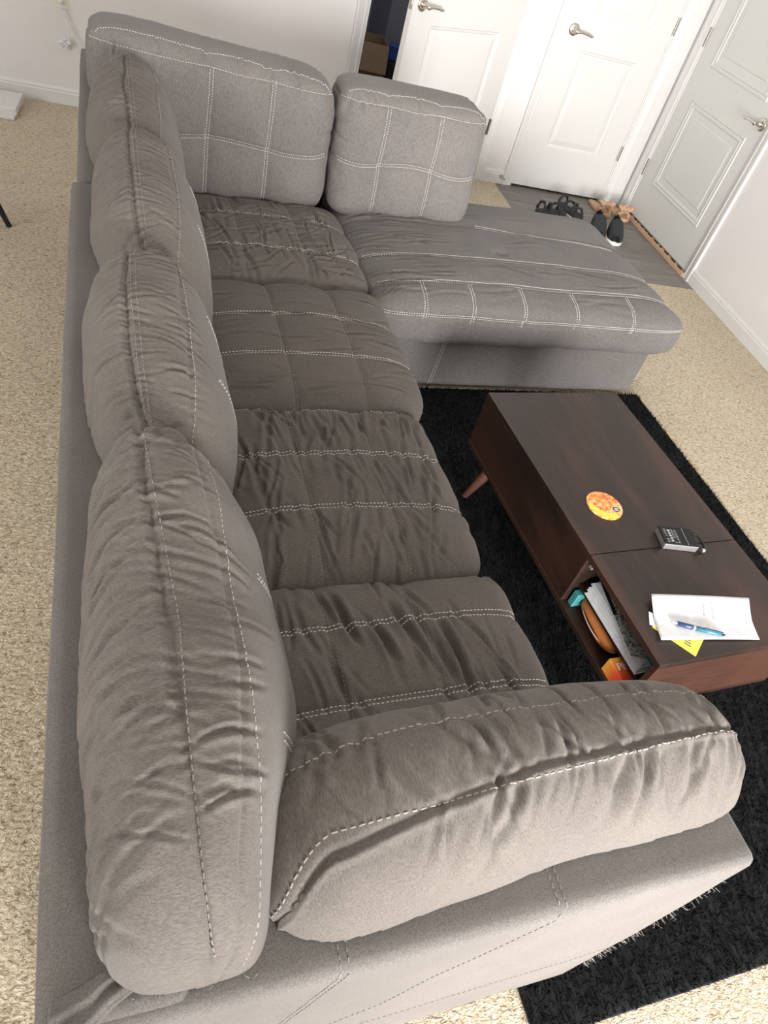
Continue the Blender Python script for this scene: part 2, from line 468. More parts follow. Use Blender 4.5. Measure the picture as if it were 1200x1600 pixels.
# doors: leaf with moulded panels; local x from hinge(0) to latch(w) is set by flip
def door_leaf(name, M_, w_, h, panels, mat, t=.035, prof=((.0, 0), (.004, .004), (.012, .005), (.020, .009), (.045, .004), (.050, .003)), z0=.012, label=None):
    """front face at y=0 looking to -y; panels (x0,x1,z0,z1)"""
    xs = sorted({0, w_} | {p[0] for p in panels} | {p[1] for p in panels}); zs = sorted({z0, h} | {p[2] for p in panels} | {p[3] for p in panels})
    v = []; f = []
    for side, sg in ((0, 1), (t, -1)):
        for i in range(len(xs) - 1):
            for j in range(len(zs) - 1):
                xa, xb, za, zb = xs[i], xs[i + 1], zs[j], zs[j + 1]
                isp = any(abs(xa - p[0]) < 1e-6 and abs(xb - p[1]) < 1e-6 and za >= p[2] - 1e-6 and zb <= p[3] + 1e-6 for p in panels)
                if not isp:
                    k = len(v); v += [(xa, side, za), (xb, side, za), (xb, side, zb), (xa, side, zb)]
                    f.append((k, k + 1, k + 2, k + 3) if sg > 0 else (k + 3, k + 2, k + 1, k))
        for (xa, xb, za, zb) in panels:
            k = len(v)
            for ins, dep in prof:
                y_ = side + sg * dep
                v += [(xa + ins, y_, za + ins), (xb - ins, y_, za + ins), (xb - ins, y_, zb - ins), (xa + ins, y_, zb - ins)]
            for r in range(len(prof) - 1):
                for q in range(4):
                    a, b = k + r * 4 + q, k + r * 4 + (q + 1) % 4
                    qd = (a, b, b + 4, a + 4); f.append(qd if sg > 0 else qd[::-1])
            e = k + (len(prof) - 1) * 4; qd = (e, e + 1, e + 2, e + 3); f.append(qd if sg > 0 else qd[::-1])
    k = len(v); v += [(0, 0, z0), (w_, 0, z0), (w_, t, z0), (0, t, z0), (0, 0, h), (w_, 0, h), (w_, t, h), (0, t, h)]
    f += [tuple(k + i for i in q) for q in ((0, 3, 2, 1), (4, 5, 6, 7), (1, 2, 6, 5), (3, 0, 4, 7))]
    o = mesh_obj(name, v, f, mat); o.matrix_world = M_; o['kind'] = 'structure'
    if label: o['label'] = label
    return o
def lever(parent, x, z, dirx, mat=None):
    """rosette + curved lever, on face y=0"""
    mat = mat or M['nickel']
    mb = MB()
    mb.tube([(x, 0, z), (x, -.004, z), (x, -.007, z), (x, -.010, z), (x, -.0101, z)], [.033, .033, .030, .022, .016], 28)
    mb.tube([(x, -.008, z), (x, -.022, z), (x, -.026, z), (x, -.045, z), (x, -.056, z)], [.016, .014, .010, .0095, .012], 20)
    mb.tube([(x - dirx * .012, -.052, z), (x, -.054, z), (x + dirx * .03, -.054, z + .002), (x + dirx * .07, -.052, z - .001), (x + dirx * .10, -.050, z - .006), (x + dirx * .112, -.050, z - .006)],
            [.008, .010, .0072, .0066, .0078, .005], 14)
    return mb.build('door_handle', mat, parent, smooth=True)
def hinge(parent, x, z, side=1, h=.09):
    mb = MB(); mb.tube([(x, -.006, z - h / 2), (x, -.006, z + h / 2)], .0055, 10)
    for q in (-h / 2, -h / 6, h / 6, h / 2): mb.tube([(x, -.006, z + q - .001), (x, -.006, z + q + .001)], .0066, 10)
    mb.box(x - .013, x + .013, -.0015, .001, z - h / 2, z + h / 2)
    return mb.build('hinge', M['hinge'], parent)
# door 2 (closed, latch on the left, hinges on the right)
w2 = D2b - D2a - .01
d2 = door_leaf('door_2', Matrix.Translation((D2a + .005, YF + .004, 0)), w2, DH - .005, [(.155, w2 - .155, .275, .835), (.155, w2 - .155, 1.02, 1.88)], M['door'])
lever(d2, .062, .925, 1)
for z in (.325, 1.065, 1.80): hinge(d2, w2 + .003, z)
# door 1: ajar, swung into the room about its right edge
w1 = .868; a1 = math.radians(29.0)
M1 = Matrix.Translation((D1b - .004, YF - .004, 0)) @ Matrix.Rotation(a1, 4, 'Z') @ Matrix.Translation((-w1, 0, 0))
d1 = door_leaf('door_1', M1, w1, DH - .005, [(.150, w1 - .150, .275, .835), (.150, w1 - .150, 1.02, 1.88)], M['door'])
lever(d1, .062, .925, 1)
for z in (.325, 1.065, 1.80): hinge(d1, w1 + .003, z)
MB().box(-.0015, .001, .006, .029, .895, .955).box(-.006, -.001, .011, .024, .915, .935).build('latch_plate', M['nickel'], d1)
# door 3: entrance door on the right wall, hinges on the far side
w3 = D3b - D3a - .01
M3 = Matrix.Translation((XR + .004, D3b - .005, 0)) @ Matrix.Rotation(-math.pi / 2, 4, 'Z')
d3 = door_leaf('door_3', M3, w3, DH - .005, [(.155, .775, .255, .775), (.155, .775, .955, 1.85)], M['door_ext'], t=.045,
               prof=((0, 0), (.003, -.005), (.010, -.006), (.016, -.001), (.022, -.001), (.026, -.005), (.034, -.004), (.040, .001), (.075, .001), (.080, -.002), (.085, -.002)), z0=.03)
lever(d3, w3 - .062, .865, -1)
for z in (.31, 1.07, 1.80): hinge(d3, -.003, z, h=.1)
# threshold with bare wood strip and peeling weather seal
MB().box(XR - .022, XR + .05, D3a, D3b, -.001, .022).build('trim_4', M['strip'], bevel=.002)['kind'] = 'structure'
ws = MB(); y = D3a + .05
while y < D3b - .05:
    L = random.uniform(.02, .06); ws.box(XR - .010, XR - .004, y, y + L, .020, .028); y += L + random.uniform(.01, .05)
ws.build('trim_5', M['black'])['kind'] = 'structure'
# spring door stop on the pier baseboard
ds = MB().tube([(2.075, YF - .013, .05), (2.075, YF - .016, .05)], .012, 12).tube([(2.075, YF - .016, .05), (2.088, YF - .055, .047)], .0045, 8)
tag(ds.build('door_stop', M['nickel']), 'small metal door stop screwed into the white baseboard left of the middle door', 'door stop')

# ---- closet contents
def open_box(name, loc, rz, sx, sy, sz, mat, label, cat, flaps):
    t = empty(name, label, cat, loc, rz)
    mb = MB(); th = .004
    mb.box(-sx, sx, -sy, -sy + th, 0, sz).box(-sx, sx, sy - th, sy, 0, sz).box(-sx, -sx + th, -sy, sy, 0, sz).box(sx - th, sx, -sy, sy, 0, sz).box(-sx, sx, -sy, sy, 0, th)
    mb.build('body', mat, t)
    for ax, sgn, ang in flaps:
        m = Matrix.Translation((sgn * sx if ax == 'x' else 0, sgn * sy if ax == 'y' else 0, sz)) 
        L = .16
        if ax == 'x': m = m @ Matrix.Rotation(sgn * ang, 4, 'Y'); fb = MB().box(-L if sgn < 0 else 0, 0 if sgn < 0 else L, -sy, sy, -th, 0, m)
        else: m = m @ Matrix.Rotation(-sgn * ang, 4, 'X'); fb = MB().box(-sx, sx, -L if sgn < 0 else 0, 0 if sgn < 0 else L, -th, 0, m)
        fb.build('flap', mat, t)
    return t
open_box('cardboard_box', (1.10, 5.37, 0), -.02, .20, .13, .50, M['card'], 'large open brown cardboard box in the dark closet doorway', 'box', [('y', -1, 1.2)])
open_box('cardboard_box', (1.10, 4.93, 0), .10, .13, .085, .24, M['card'], 'low brown cardboard box with raised flap, nearest the closet doorway', 'box', [('x', -1, -.35), ('y', 1, .6)])
cb_ = MB().box(-.07, .07, -.09, .09, 0, .395).build('dark_crate', M['blackmatte'], bevel=.004, loc=(1.405, 5.41, 0))
tag(cb_, 'dark crate under the blue tub beside the tall cardboard box in the closet', 'crate')
bb = MB().box(-.06, .06, -.05, .05, 0, .08).box(-.063, .063, -.053, .053, .075, .09).build('storage_bin', M['blue'], bevel=.006, loc=(1.405, 5.41, .3965), rotz=-.3)
tag(bb, 'bright blue plastic tub on a dark crate in the closet doorway', 'tub')

# ---- outlet with plug and cable on far wall, low white platform
t = empty('wall_outlet', 'ivory wall outlet plate above the cable on the white wall', 'outlet', (-.595, YF, .52))
MB().box(-.036, .036, -.006, 0, -.058, .058).build('plate', M['ivory'], t, bevel=.002)
for z in (-.024, .024):
    MB().tube([(0, -.006, z), (0, -.009, z)], .016, 16).build('socket', M['white'], t)
t = empty('power_cable', 'white power cable with a paper tag hanging from the outlet behind the sofa', 'cable', (-.60, YF - .02, .51))
MB().tube([(.004, .012, -.012), (.004, -.004, -.012), (.005, -.025, -.012)], [.013, .013, .010], 14).build('plug', M['white'], t, smooth=True)
cab = [(.005, -.02, -.012), (.006, -.028, -.04), (.03, -.025, -.10), (.065, -.02, -.16), (.11, -.02, -.22), (.16, -.03, -.30), (.22, -.06, -.40), (.26, -.10, -.495)]
MB().tube(cab, .0026, 8).build('cord', M['white'], t, smooth=True)
MB().tube([(p[0] - .010 * min(1, i / 2), p[1], p[2] - .003) for i, p in enumerate(cab[:5])], .0022, 8).build('cord', M['ivory'], t, smooth=True)
mt = Matrix.Translation((.035, -.03, -.175)) @ Matrix.Rotation(math.radians(-42), 4, 'Y')
tg = MB().box(-.055, .0, -.001, .001, -.016, .022, mt).build('tag', M['paper'], t)
tx = MB()
for i in range(7):
    x = -.050 + i * .0068
    for z0_, z1_ in ((-.012, -.002), (.002, .009), (.012, .018)):
        if random.random() < .8: tx.box(x, x + .0045, -.0022, -.0012, z0_, z1_, mt)
tx.build('tag_print', M['paper_grey'], tg)
t = empty('low_platform', 'low white stepped platform on carpet against the far wall at left edge', 'platform', S2W(-.62, 4.42))
t.rotation_euler = (0, 0, 0)
MB().box(-.35, .185, -.065, .17, .018, .055).build('top_box', M['trim'], t, bevel=.004)
MB().box(-.35, .175, -.080, .17, 0, .02).build('step', M['trim'], t, bevel=.003)

# ---- black dining chair at left edge (one leg in view)
cl = S2W(-.70, 3.14)
t = empty('dining_chair', 'black dining chair at the left edge, its splayed leg standing on the carpet', 'chair', (cl.x, cl.y, 0), YAW + math.radians(45))
def cleg(x, y, sx, sy):
    return MB().tube([(x, y, .44), (x + sx * .01, y + sy * .01, .3), (x + sx * .035, y + sy * .02, .15), (x + sx * .075, y + sy * .035, .03), (x + sx * .085, y + sy * .04, 0)], [.017, .015, .013, .011, .011], 10)
for sx, sy in ((1, -1), (1, 1), (-1, 1), (-1, -1)): cleg(sx * .15, sy * .15, sx, sy).build('leg', M['blackmatte'], t, smooth=True)
MB().box(-.19, .17, -.18, .18, .43, .475).build('seat', M['blackmatte'], t, bevel=.015)
for yy in (-.16, .16): MB().tube([(-.17, yy, .44), (-.2, yy, .7), (-.24, yy, .95)], .013, 10).build('back_post', M['blackmatte'], t, smooth=True)
MB().box(-.26, -.235, -.17, .17, .72, .96).build('backrest', M['blackmatte'], t, bevel=.01)

# ============================================================ SOFA (verts in sofa plan coordinates)
SCN = (1.02, 1.66)
sofa = empty('sectional_sofa', 'large grey fabric sectional sofa with chaise and white contrast stitching', 'sofa', S2W(*SCN), YAW)
def part(name, v, f, mat, parent=None, smooth=True, kind=None):
    v = np.array(v) - np.array([SCN[0], SCN[1], 0])
    return mesh_obj(name, v, f, mat, parent or sofa, smooth, kind=kind)
def pstitch(name, surf, rows, parent, mat, **kw):
    off = np.array([SCN[0], SCN[1], 0])
    rows = [[(tuple(np.array(o_) - off), d_) for o_, d_ in r] for r in rows]
    return stitch_rows(name, (surf[0] - off, surf[1]), rows, parent, mat, **kw)
def frame_box(name, x0, x1, y0, y1, z0, z1, r=.012, amp=.0025, mat='fab_frame', fn=None, step=.02):
    h = ((x1 - x0) / 2, (y1 - y0) / 2, (z1 - z0) / 2); c = ((x0 + x1) / 2, (y0 + y1) / 2, (z0 + z1) / 2)
    res = [max(4, min(150, int(2 * q / step))) for q in h]
    q, p, f = roundbox(c, h, res, r)
    if fn: p = fn(q, p)
    n = normals(p, f)
    p = p + n * ((fbm(p[:, 0] * 6, p[:, 1] * 6, p[:, 2] * 6) - .5) * amp * 2)[:, None]
    return part(name, p, f, M[mat]), (p, f)
FT = .708
# back frame (long run), corner frame, arm frame, far back frame, bases
bf, bfs = frame_box('back_frame', -.098, .055, .145, 2.065, .03, FT)
cf, cfs = frame_box('corner_frame', -.084, .055, 2.078, 3.19, .03, FT + .006)
def armfn(q, p):
    return p
af, afs = frame_box('arm_frame', -.094, .825, .135, .29, .03, FT - .004, r=.014, step=.012)
ff, ffs = frame_box('far_back_frame', .05, 1.36, 3.03, 3.19, .03, FT - .02)
sb, _ = frame_box('seat_base', .05, .77, .28, 2.15, .03, .29)
cb, _ = frame_box('corner_base', .05, .80, 2.14, 3.04, .03, .29)
hb, hbs = frame_box('chaise_base', .80, 2.155, 2.13, 2.985, .026, .31, r=.012, mat='fab_chaise')
FT2 = FT - .004
# seams and decorative stitching on the arm outer face / top
rows = []
def ray_y(pts, y=-.3, n=50):
    out = []
    for a, b in zip(pts[:-1], pts[1:]):
        for t_ in np.linspace(0, 1, n): out.append(((a[0] + (b[0] - a[0]) * t_, y, a[1] + (b[1] - a[1]) * t_), (0, 1, 0)))
    return out
rows += [down_row([(.212, .142), (.214, .28)], n=20), down_row([(.222, .142), (.224, .28)], n=20)]
rows += [down_row([(.497, .142), (.500, .28)], n=20), down_row([(.507, .142), (.510, .28)], n=20)]
rows += [ray_y([(.212, .70), (.15, .35), (.13, .05)]), ray_y([(.222, .70), (.16, .35), (.14, .05)])]
rows += [ray_y([(.497, .70), (.33, .40), (.12, .20)]), ray_y([(-.08, .20), (.35, .235), (.81, .26)])]
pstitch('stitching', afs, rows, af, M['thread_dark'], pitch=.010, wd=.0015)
pstitch('stitching', hbs, [ray_y([(1.18, .30), (1.17, .03)], y=1.5), ray_y([(1.19, .30), (1.18, .03)], y=1.5)], hb, M['thread'], pitch=.010)
# crumpled flap of loose fabric at the near outer corner
q, f_ = cube_grid(46, 14, 4)
t_ = (q[:, 0] + 1) / 2
cx = -.082 + t_ * .125; cyy = .150 + t_ * .055 + .0
wdt = .026 * (1 - .55 * t_)
p = np.stack([cx + .010 * np.sin(t_ * 9) * .4, cyy + q[:, 1] * wdt, FT - .004 + .008 * np.exp(-((q[:, 1] - .4) / .35) ** 2) + .006 * np.exp(-((q[:, 1] + .5) / .25) ** 2) * (1 + .4 * np.sin(t_ * 14)) + q[:, 2] * .003 + .004 * vn(t_ * 7, q[:, 1] * 2, 0)], 1)
part('fabric_flap', p, f_, M['fab_frame'])
# frayed threads along the arm's front corner and under the bottom cushion ends
fr = MB()
for i in range(90):
    z = .12 + .52 * (random.random() ** 1.3); x = .828; y_ = .137 + random.uniform(-.002, .003)
    L = random.uniform(.004, .014); d = Vector((random.uniform(.1, .9), -random.uniform(.2, .8), random.uniform(-.8, .3))).normalized()
    a = Vector((x - SCN[0] - .004, y_ - SCN[1], z)); b = a + d * L; c = b + Vector((random.uniform(-.5, .5), 0, -random.random())).normalized() * L * .5
    fr.tube([a, b, c], [.0004, .0003, .0002], 4)
for i in range(60):
    x = random.choice([random.uniform(.0, .12), random.uniform(-.02, .03)]); y_ = .165 + random.uniform(-.012, .012)
    a = Vector((x - SCN[0], y_ - SCN[1], FT - .002)); d = Vector((random.uniform(-1, 1), random.uniform(-1, .4), random.uniform(.2, 1))).normalized(); L = random.uniform(.002, .007)
    fr.tube([a, a + d * L], [.0004, .0002], 4)
o = fr.build('frayed_thread', M['thread_dark'], sofa); o['kind'] = 'stuff'

# ---------------- back cushions along the long run
def back_cushion(y0, y1, xc, hw, z1, seed, near=False, res=(44, 150, 56), seam=((105, 60)), lean=-.12, wr=1.0, amp_end=0):
    z0 = .42; c = (xc, (y0 + y1) / 2, (z0 + z1) / 2); h = (hw, (y1 - y0) / 2, (z1 - z0) / 2)
    u, p, f = superbox(c, h, res, (2.25, 2.9 if not near else 4.6, 1))
    y = p[:, 1]; z = p[:, 2]; x = p[:, 0]; ty = u[:, 1]
    ang = np.degrees(np.arctan2(u[:, 2], u[:, 0]))
    # lean back with height
    x = x + lean * (z - .66)
    if near:
        x = x - .030 * np.clip((y - .55) / .3, 0, 1) * np.clip((x - .05) / .1, 0, 1)
    if near:                                                        # squeezed by the arm cushion at the near end
        k_ = np.clip((.50 - y) / .30, 0, 1); k_ = k_ * k_ * (3 - 2 * k_)
        x = np.where(x > .06, .06 + (x - .06) * (1 - .42 * k_), x)
    # broad sag and lumps
    z = z + (.018 * (fbm(y * 5 + seed, x * 3, seed) - .5) * 2 - .01 * np.cos(ty * 3.1 * .5)) * np.clip((z - .6) / .25, 0, 1)
    x = x + .014 * (fbm(y * 4, z * 4, seed + 9) - .5) * 2
    p = np.stack([x, y, z], 1); n = normals(p, f)
    s1, s2 = seam
    s1c = s1; s1 = s1 - 11 * np.clip((.8 - ty) / .9, 0, 1) if near else s1 + 0 * ty
    r_ = random.Random(int(seed * 10)); Ln = y1 - y0
    la = ang * .0030
    it = crease_items(r_, int(Ln * 80), y0 + (.10 if near else .03), y1 - .03, s1c * .0030, (-.04, .07), (.03, .10), .35, (.0024, .0045), (.002, .0060 * wr))
    it += crease_items(r_, int(Ln * 55), y0 + (.12 if near else .03), y1 - .03, s2 * .0030, (-.02, .05), (.02, .07), .3, (.0025, .005), (.0015, .0052 * wr))
    it += crease_items(r_, int(Ln * 26), y0 + .03, y1 - .03, .0030 * 150, (-.10, .06), (.04, .12), .5, (.004, .008), (.001, .0035 * wr), slm=.25)
    if near: it += crease_items(r_, 70, y0 + .05, y1 - .1, .0030 * 118, (-.02, .10), (.04, .12), .2, (.003, .006), (.0014, .0038), slm=-.30)
    it += crease_items(r_, 12, y1 - .10, y1 - .01, .0030 * 85, (-.08, .08), (.05, .12), .5, (.004, .008), (.004, .010))
    d = creases(y, la, it)
    d += groove(ang, s1, 1.3, .0065) + groove(ang, s2, 1.5, .004)
    d += .003 * np.exp(-((ang - s1 - 4.5) / 2.2) ** 2)            # piped ridge by the seam
    d += .010 * (fbm(x * 9, y * 7, z * 9 + seed) - .5)
    p = p + n * d[:, None]
    # stay clear of frame below its top
    lim = .058; k = np.clip((FT + .004 - p[:, 2]) / .02, 0, 1)
    p[:, 0] = np.where(p[:, 0] < lim, p[:, 0] + (lim - p[:, 0]) * k, p[:, 0])
    # overhanging part rests on frame top
    over = (p[:, 0] < lim) & (p[:, 2] < FT + .02)
    p[:, 2] = np.where(over, np.maximum(p[:, 2], FT + .002), p[:, 2])
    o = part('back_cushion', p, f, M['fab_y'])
    rows = []; rowsw = []
    for s_, off, dst in ((s1, -2.6, rows), (s1, -6.5, rows if not near else rows), (s2, -2.4, rows), (s2, 3, rows)):
        r_ = []
        for t_ in np.linspace(-.985, .985, 260):
            a_ = math.radians((s1c - 11 * min(1, max(0, (.8 - t_) / .9)) if (near and s_ is s1) else (s1c if s_ is s1 else s_)) + off); cx_ = xc; cz_ = c[2]
            yv = c[1] + t_ * h[1]
            # angle in normalised section
            dx, dz = math.cos(a_) * h[0], math.sin(a_) * h[2]
            dx += lean * dz
            r_.append(((cx_ + lean * (cz_ - .66) + dx * 2.2, yv, cz_ + dz * 2.2), (-dx, 0, -dz)))
        dst.append(r_)
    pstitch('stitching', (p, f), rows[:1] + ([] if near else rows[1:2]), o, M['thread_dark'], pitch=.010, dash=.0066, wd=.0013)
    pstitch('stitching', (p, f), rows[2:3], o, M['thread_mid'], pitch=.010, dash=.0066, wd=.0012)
    return o, (p, f)
BC4 = back_cushion(.158, .905, .088, .140, .905, 4.2, near=True, res=(56, 260, 76), seam=(104, 62), wr=.85)
BC3 = back_cushion(.875, 1.50, .084, .137, .895, 11.7, res=(48, 210, 64), seam=(104, 62))
BC2 = back_cushion(1.455, 2.14, .100, .137, .90, 23.1, res=(44, 190, 56), seam=(100, 60))
BC1 = back_cushion(2.03, 2.78, .092, .138, .89, 31.9, res=(44, 180, 56), seam=(95, 60))
# white double stitching down the front faces
def front_rows(surf, y, za, zb, par):
    rr = []
    for dy in (-.005, .005):
        rr.append([((1.0, y + dy + (z_ - .6) * .0, z_), (-1, 0, 0)) for z_ in np.linspace(za, zb, 60)])
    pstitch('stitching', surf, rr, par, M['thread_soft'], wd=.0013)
for o_, ys in ((BC4, (.375, .62)), (BC3, (1.08, 1.28)), (BC2, (1.68, 1.90)), (BC1, ())):
    for y_ in ys: front_rows(o_[1], y_, .46, .80, o_[0])

# ---------------- far back cushions with stitched grid
def far_cushion(x0, x1, z0, z1a, z1b, seed, vx, hz, yf=2.70, th=.135, mat='fab_front'):
    zc = (z0 + (z1a + z1b) / 2) / 2; hz_ = ((z1a + z1b) / 2 - z0) / 2
    c = ((x0 + x1) / 2, yf + th, zc); h = ((x1 - x0) / 2, th, hz_)
    u, p, f = superbox(c, h, (110, 44, 84), (9.0, 4.2, 1))
    x, y, z = p[:, 0], p[:, 1], p[:, 2]
    tz = np.clip((z - z0) / (2 * hz_), 0, 1.2); tx_ = (x - x0) / (x1 - x0)
    z = z + (z1a + (z1b - z1a) * tx_ - (z1a + z1b) / 2) * tz
    y = y + .18 * (z - zc)                                        # lean back
    p = np.stack([x, y, z], 1); n = normals(p, f)
    front = np.clip(-n[:, 1], 0, 1)
    d = 0
    hzz = hz + .012 * np.cos((tx_ - .5) * 9) 
    for v_ in vx: d = d + groove(x, v_, .010, .007) * front
    d = d + groove(z, hzz, .010, .009) * front
    for v_ in vx: d = d - .006 * np.exp(-(((x - v_) / .05) ** 2 + ((z - hzz) / .05) ** 2)) * front
    dist = np.minimum.reduce([A_ for A_ in [np.abs(x - v_) for v_ in vx] + [np.abs(z - hzz)]])
    d = d + .008 * (1 - np.exp(-(dist / .055) ** 2)) * front * 1.6
    
    top = np.exp(-((tz - .92) / .07) ** 2)
    r_ = random.Random(int(seed * 7))
    it = crease_items(r_, int((x1 - x0) * 34), x0, x1, z0 + (z1a + z1b) / 2 - z0 - .05, (-.04, .05), (.02, .06), .5, (.003, .007), (.002, .007))
    it += crease_items(r_, int((x1 - x0) * 60), x0, x1, hz - .012, (-.012, .006), (.012, .035), .4, (.002, .004), (.001, .004))
    d = d + creases(x, z, it) * np.clip(front + top, 0, 1)
    d = d - .006 * crease(vn(z * 16 + x * 3, y * 6, seed + 5), .12) * np.exp(-((np.abs(tx_ - .5) - .47) / .05) ** 2)
    d = d + .006 * np.exp(-((tz - .925) / .012) ** 2) * 0 + groove(tz, .905, .010, .004)
    d = d + .012 * (fbm(x * 6, y * 6, z * 6 + seed) - .5)
    p = p + n * d[:, None]
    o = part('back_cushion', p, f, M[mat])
    rows = []
    for v_ in vx:
        for dx in (-.0055, .0055): rows.append([((v_ + dx + .006 * math.sin(z_ * 9), 1.5, z_), (0, 1, 0)) for z_ in np.linspace(z0 + .02, zc + hz_ * .80, 90)])
    for dz in (-.0055, .0055):
        rows.append([((x_, 1.5, hz + dz + .012 * math.cos(((x_ - x0) / (x1 - x0) - .5) * 9)), (0, 1, 0)) for x_ in np.linspace(x0 + .02, x1 - .02, 160)])
    def ztop(x_): return z1a + (z1b - z1a) * (x_ - x0) / (x1 - x0)
    e = .5 * (x1 - x0)
    rows.append([((x_, 1.5, z0 + (ztop(x_) - z0) * .905 - .10 * max(0, abs((x_ - c[0]) / e) - .86) ** 1.5), (0, 1, 0)) for x_ in np.linspace(x0 + .012, x1 - .012, 200)])
    rows.append([((x_, c[1] - .03 + .04, 1.4), (0, -.12, -1)) for x_ in np.linspace(x0 + .03, x1 - .03, 200)])
    pstitch('stitching', (p, f), rows, o, M['thread'], wd=.0013)
    return o, (p, f)
FC1 = far_cushion(-.06, .79, .415, .912, .862, 3.3, (.33, .545), .625)
FC2 = far_cushion(.793, 1.405, .42, .868, .862, 8.8, (.975, 1.19), .63, yf=2.69)

# ---------------- seat cushions
def seat(x0, x1, y0, y1, zt, seed, ylines, xlines, wr, wdir, mat='fab_seat', zb=.28, res=None, thin=None, ext=None):
    c = ((x0 + x1) / 2, (y0 + y1) / 2, (zt + zb) / 2); h = ((x1 - x0) / 2, (y1 - y0) / 2, (zt - zb) / 2)
    res = res or (90, 90, 22)
    u, p, f = superbox(c, h, res, (11.0, 3.6, 2))
    x, y, z = p.T.copy()
    top = np.clip(u[:, 2], 0, 1)
    z = z + .012 * top * (np.cos((x - c[0]) / h[0] * 1.4) * np.cos((y - c[1]) / h[1] * 1.4) - .5)
    x = x + .012 * np.sin((y - y0) / (y1 - y0) * math.pi) * np.clip((x - c[0]) / h[0], 0, 1)
    p = np.stack([x, y, z], 1); n = normals(p, f); up = np.clip(n[:, 2] * 1.3, 0, 1)
    d = 0
    for v_ in ylines: d = d + groove(y, v_, .008, .0055) * up
    for v_ in xlines: d = d + groove(x, v_, .008, .0045) * up
    dist = np.minimum.reduce([np.abs(y - v_) for v_ in ylines] + [np.abs(x - v_) for v_ in xlines])
    d = d + .006 * (1 - np.exp(-(dist / .04) ** 2)) * up
    for a_, fr_, am, sd in wdir:                                 # wrinkle sets: angle, freq, amp
        ca, sa = math.cos(a_), math.sin(a_)
        s_ = -x * sa + y * ca; l_ = x * ca + y * sa
        r_ = random.Random(int(sd * 10))
        sm_, lm_ = -c[0] * sa + c[1] * ca, c[0] * ca + c[1] * sa
        it = crease_items(r_, int(fr_ * 2.2), sm_ - .33, sm_ + .33, lm_, (-.30, .30), (.03, .11), .3, (.003, .007), (am * .35, am))
        d = d + creases(s_, l_, it) * up
    d = d + .012 * (fbm(x * 7, y * 7, z * 7 + seed) - .5)
    if ext is not None: d = d + ext(x, y, z, up)
    p = p + n * d[:, None]
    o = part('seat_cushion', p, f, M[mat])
    return o, (p, f)
def grid_st(S, ylines, xlines, x0, x1, y0, y1, matx='thread', maty='thread', slx=0, sly=0):
    o, s = S; r = []
    for v_ in ylines: r += [down_row(q, n=120) for q in dbl([(x0, v_ - slx), (x1, v_ + slx)], .011)]
    pstitch('stitching', s, r, o, M[matx])
    r = []
    for v_ in xlines: r += [down_row(q, n=120) for q in dbl([(v_ - sly, y0), (v_ + sly, y1)], .011)]
    if r: pstitch('stitching', s, r, o, M[maty])
S1 = seat(.20, .835, 2.10, 2.72, .465, 2.2, (2.285, 2.515), (.41, .62), 1, [(1.75, 26, .009, 1.5), (.1, 24, .010, 5.5), (.6, 14, .007, 9.5)], res=(130, 130, 22))
grid_st(S1, (2.285, 2.515), (.41, .62), .22, .83, 2.12, 2.70, 'thread', 'thread_dark')
S2 = seat(.20, .842, 1.455, 2.105, .468, 7.9, (1.665, 1.86), (.45, .655), 1, [(.05, 34, .006, 2.5)], res=(130, 130, 22))
grid_st(S2, (1.665, 1.86), (.45, .655), .22, .838, 1.46, 2.08, 'thread', 'thread_dark')
S3 = seat(.20, .80, .875, 1.465, .460, 12.4, (1.07, 1.25), (.405, .60), 1, [(1.5, 46, .0105, 3.5), (1.9, 14, .009, 8.1)], res=(130, 130, 22))
grid_st(S3, (1.07, 1.25), (.405, .60), .22, .795, .89, 1.455, 'thread', 'thread_dark')
pstitch('stitching', S3[1], [down_row([(.24, 1.448), (.76, 1.448)], n=100)], S3[0], M['thread'])
def s4f(x, y, z, up):
    d = 0; K = 1.35
    for (xa, ya, xb, yb, wd_, dp) in ((.40, .84, .43, .70, .007, .016), (.52, .80, .56, .66, .008, .017), (.615, .75, .63, .56, .007, .020), (.47, .76, .50, .64, .006, .011), (.36, .70, .38, .58, .006, .010), (.70, .64, .735, .54, .006, .012), (.585, .70, .60, .60, .005, .01)):
        ex, ey = xb - xa, yb - ya; L2 = ex * ex + ey * ey
        t_ = np.clip(((x - xa) * ex + (y - ya) * ey) / L2, 0, 1)
        dd = np.hypot(x - xa - t_ * ex, y - ya - t_ * ey)
        en = np.sin(np.clip(t_, .02, .98) * math.pi) ** .6
        d = d - K * dp * np.exp(-(dd / wd_) ** 2) * en + dp * .45 * np.exp(-((dd - .014) / .009) ** 2) * en
    return d * up
S4 = seat(.20, .825, .30, .885, .452, 17.3, (.58, .755), (.375, .575), 1, [(1.75, 26, .009, 4.5)], ext=s4f, res=(140, 140, 22))
grid_st(S4, (.58, .755), (.375, .575), .22, .82, .32, .87, 'thread', 'thread_dark', slx=.006)

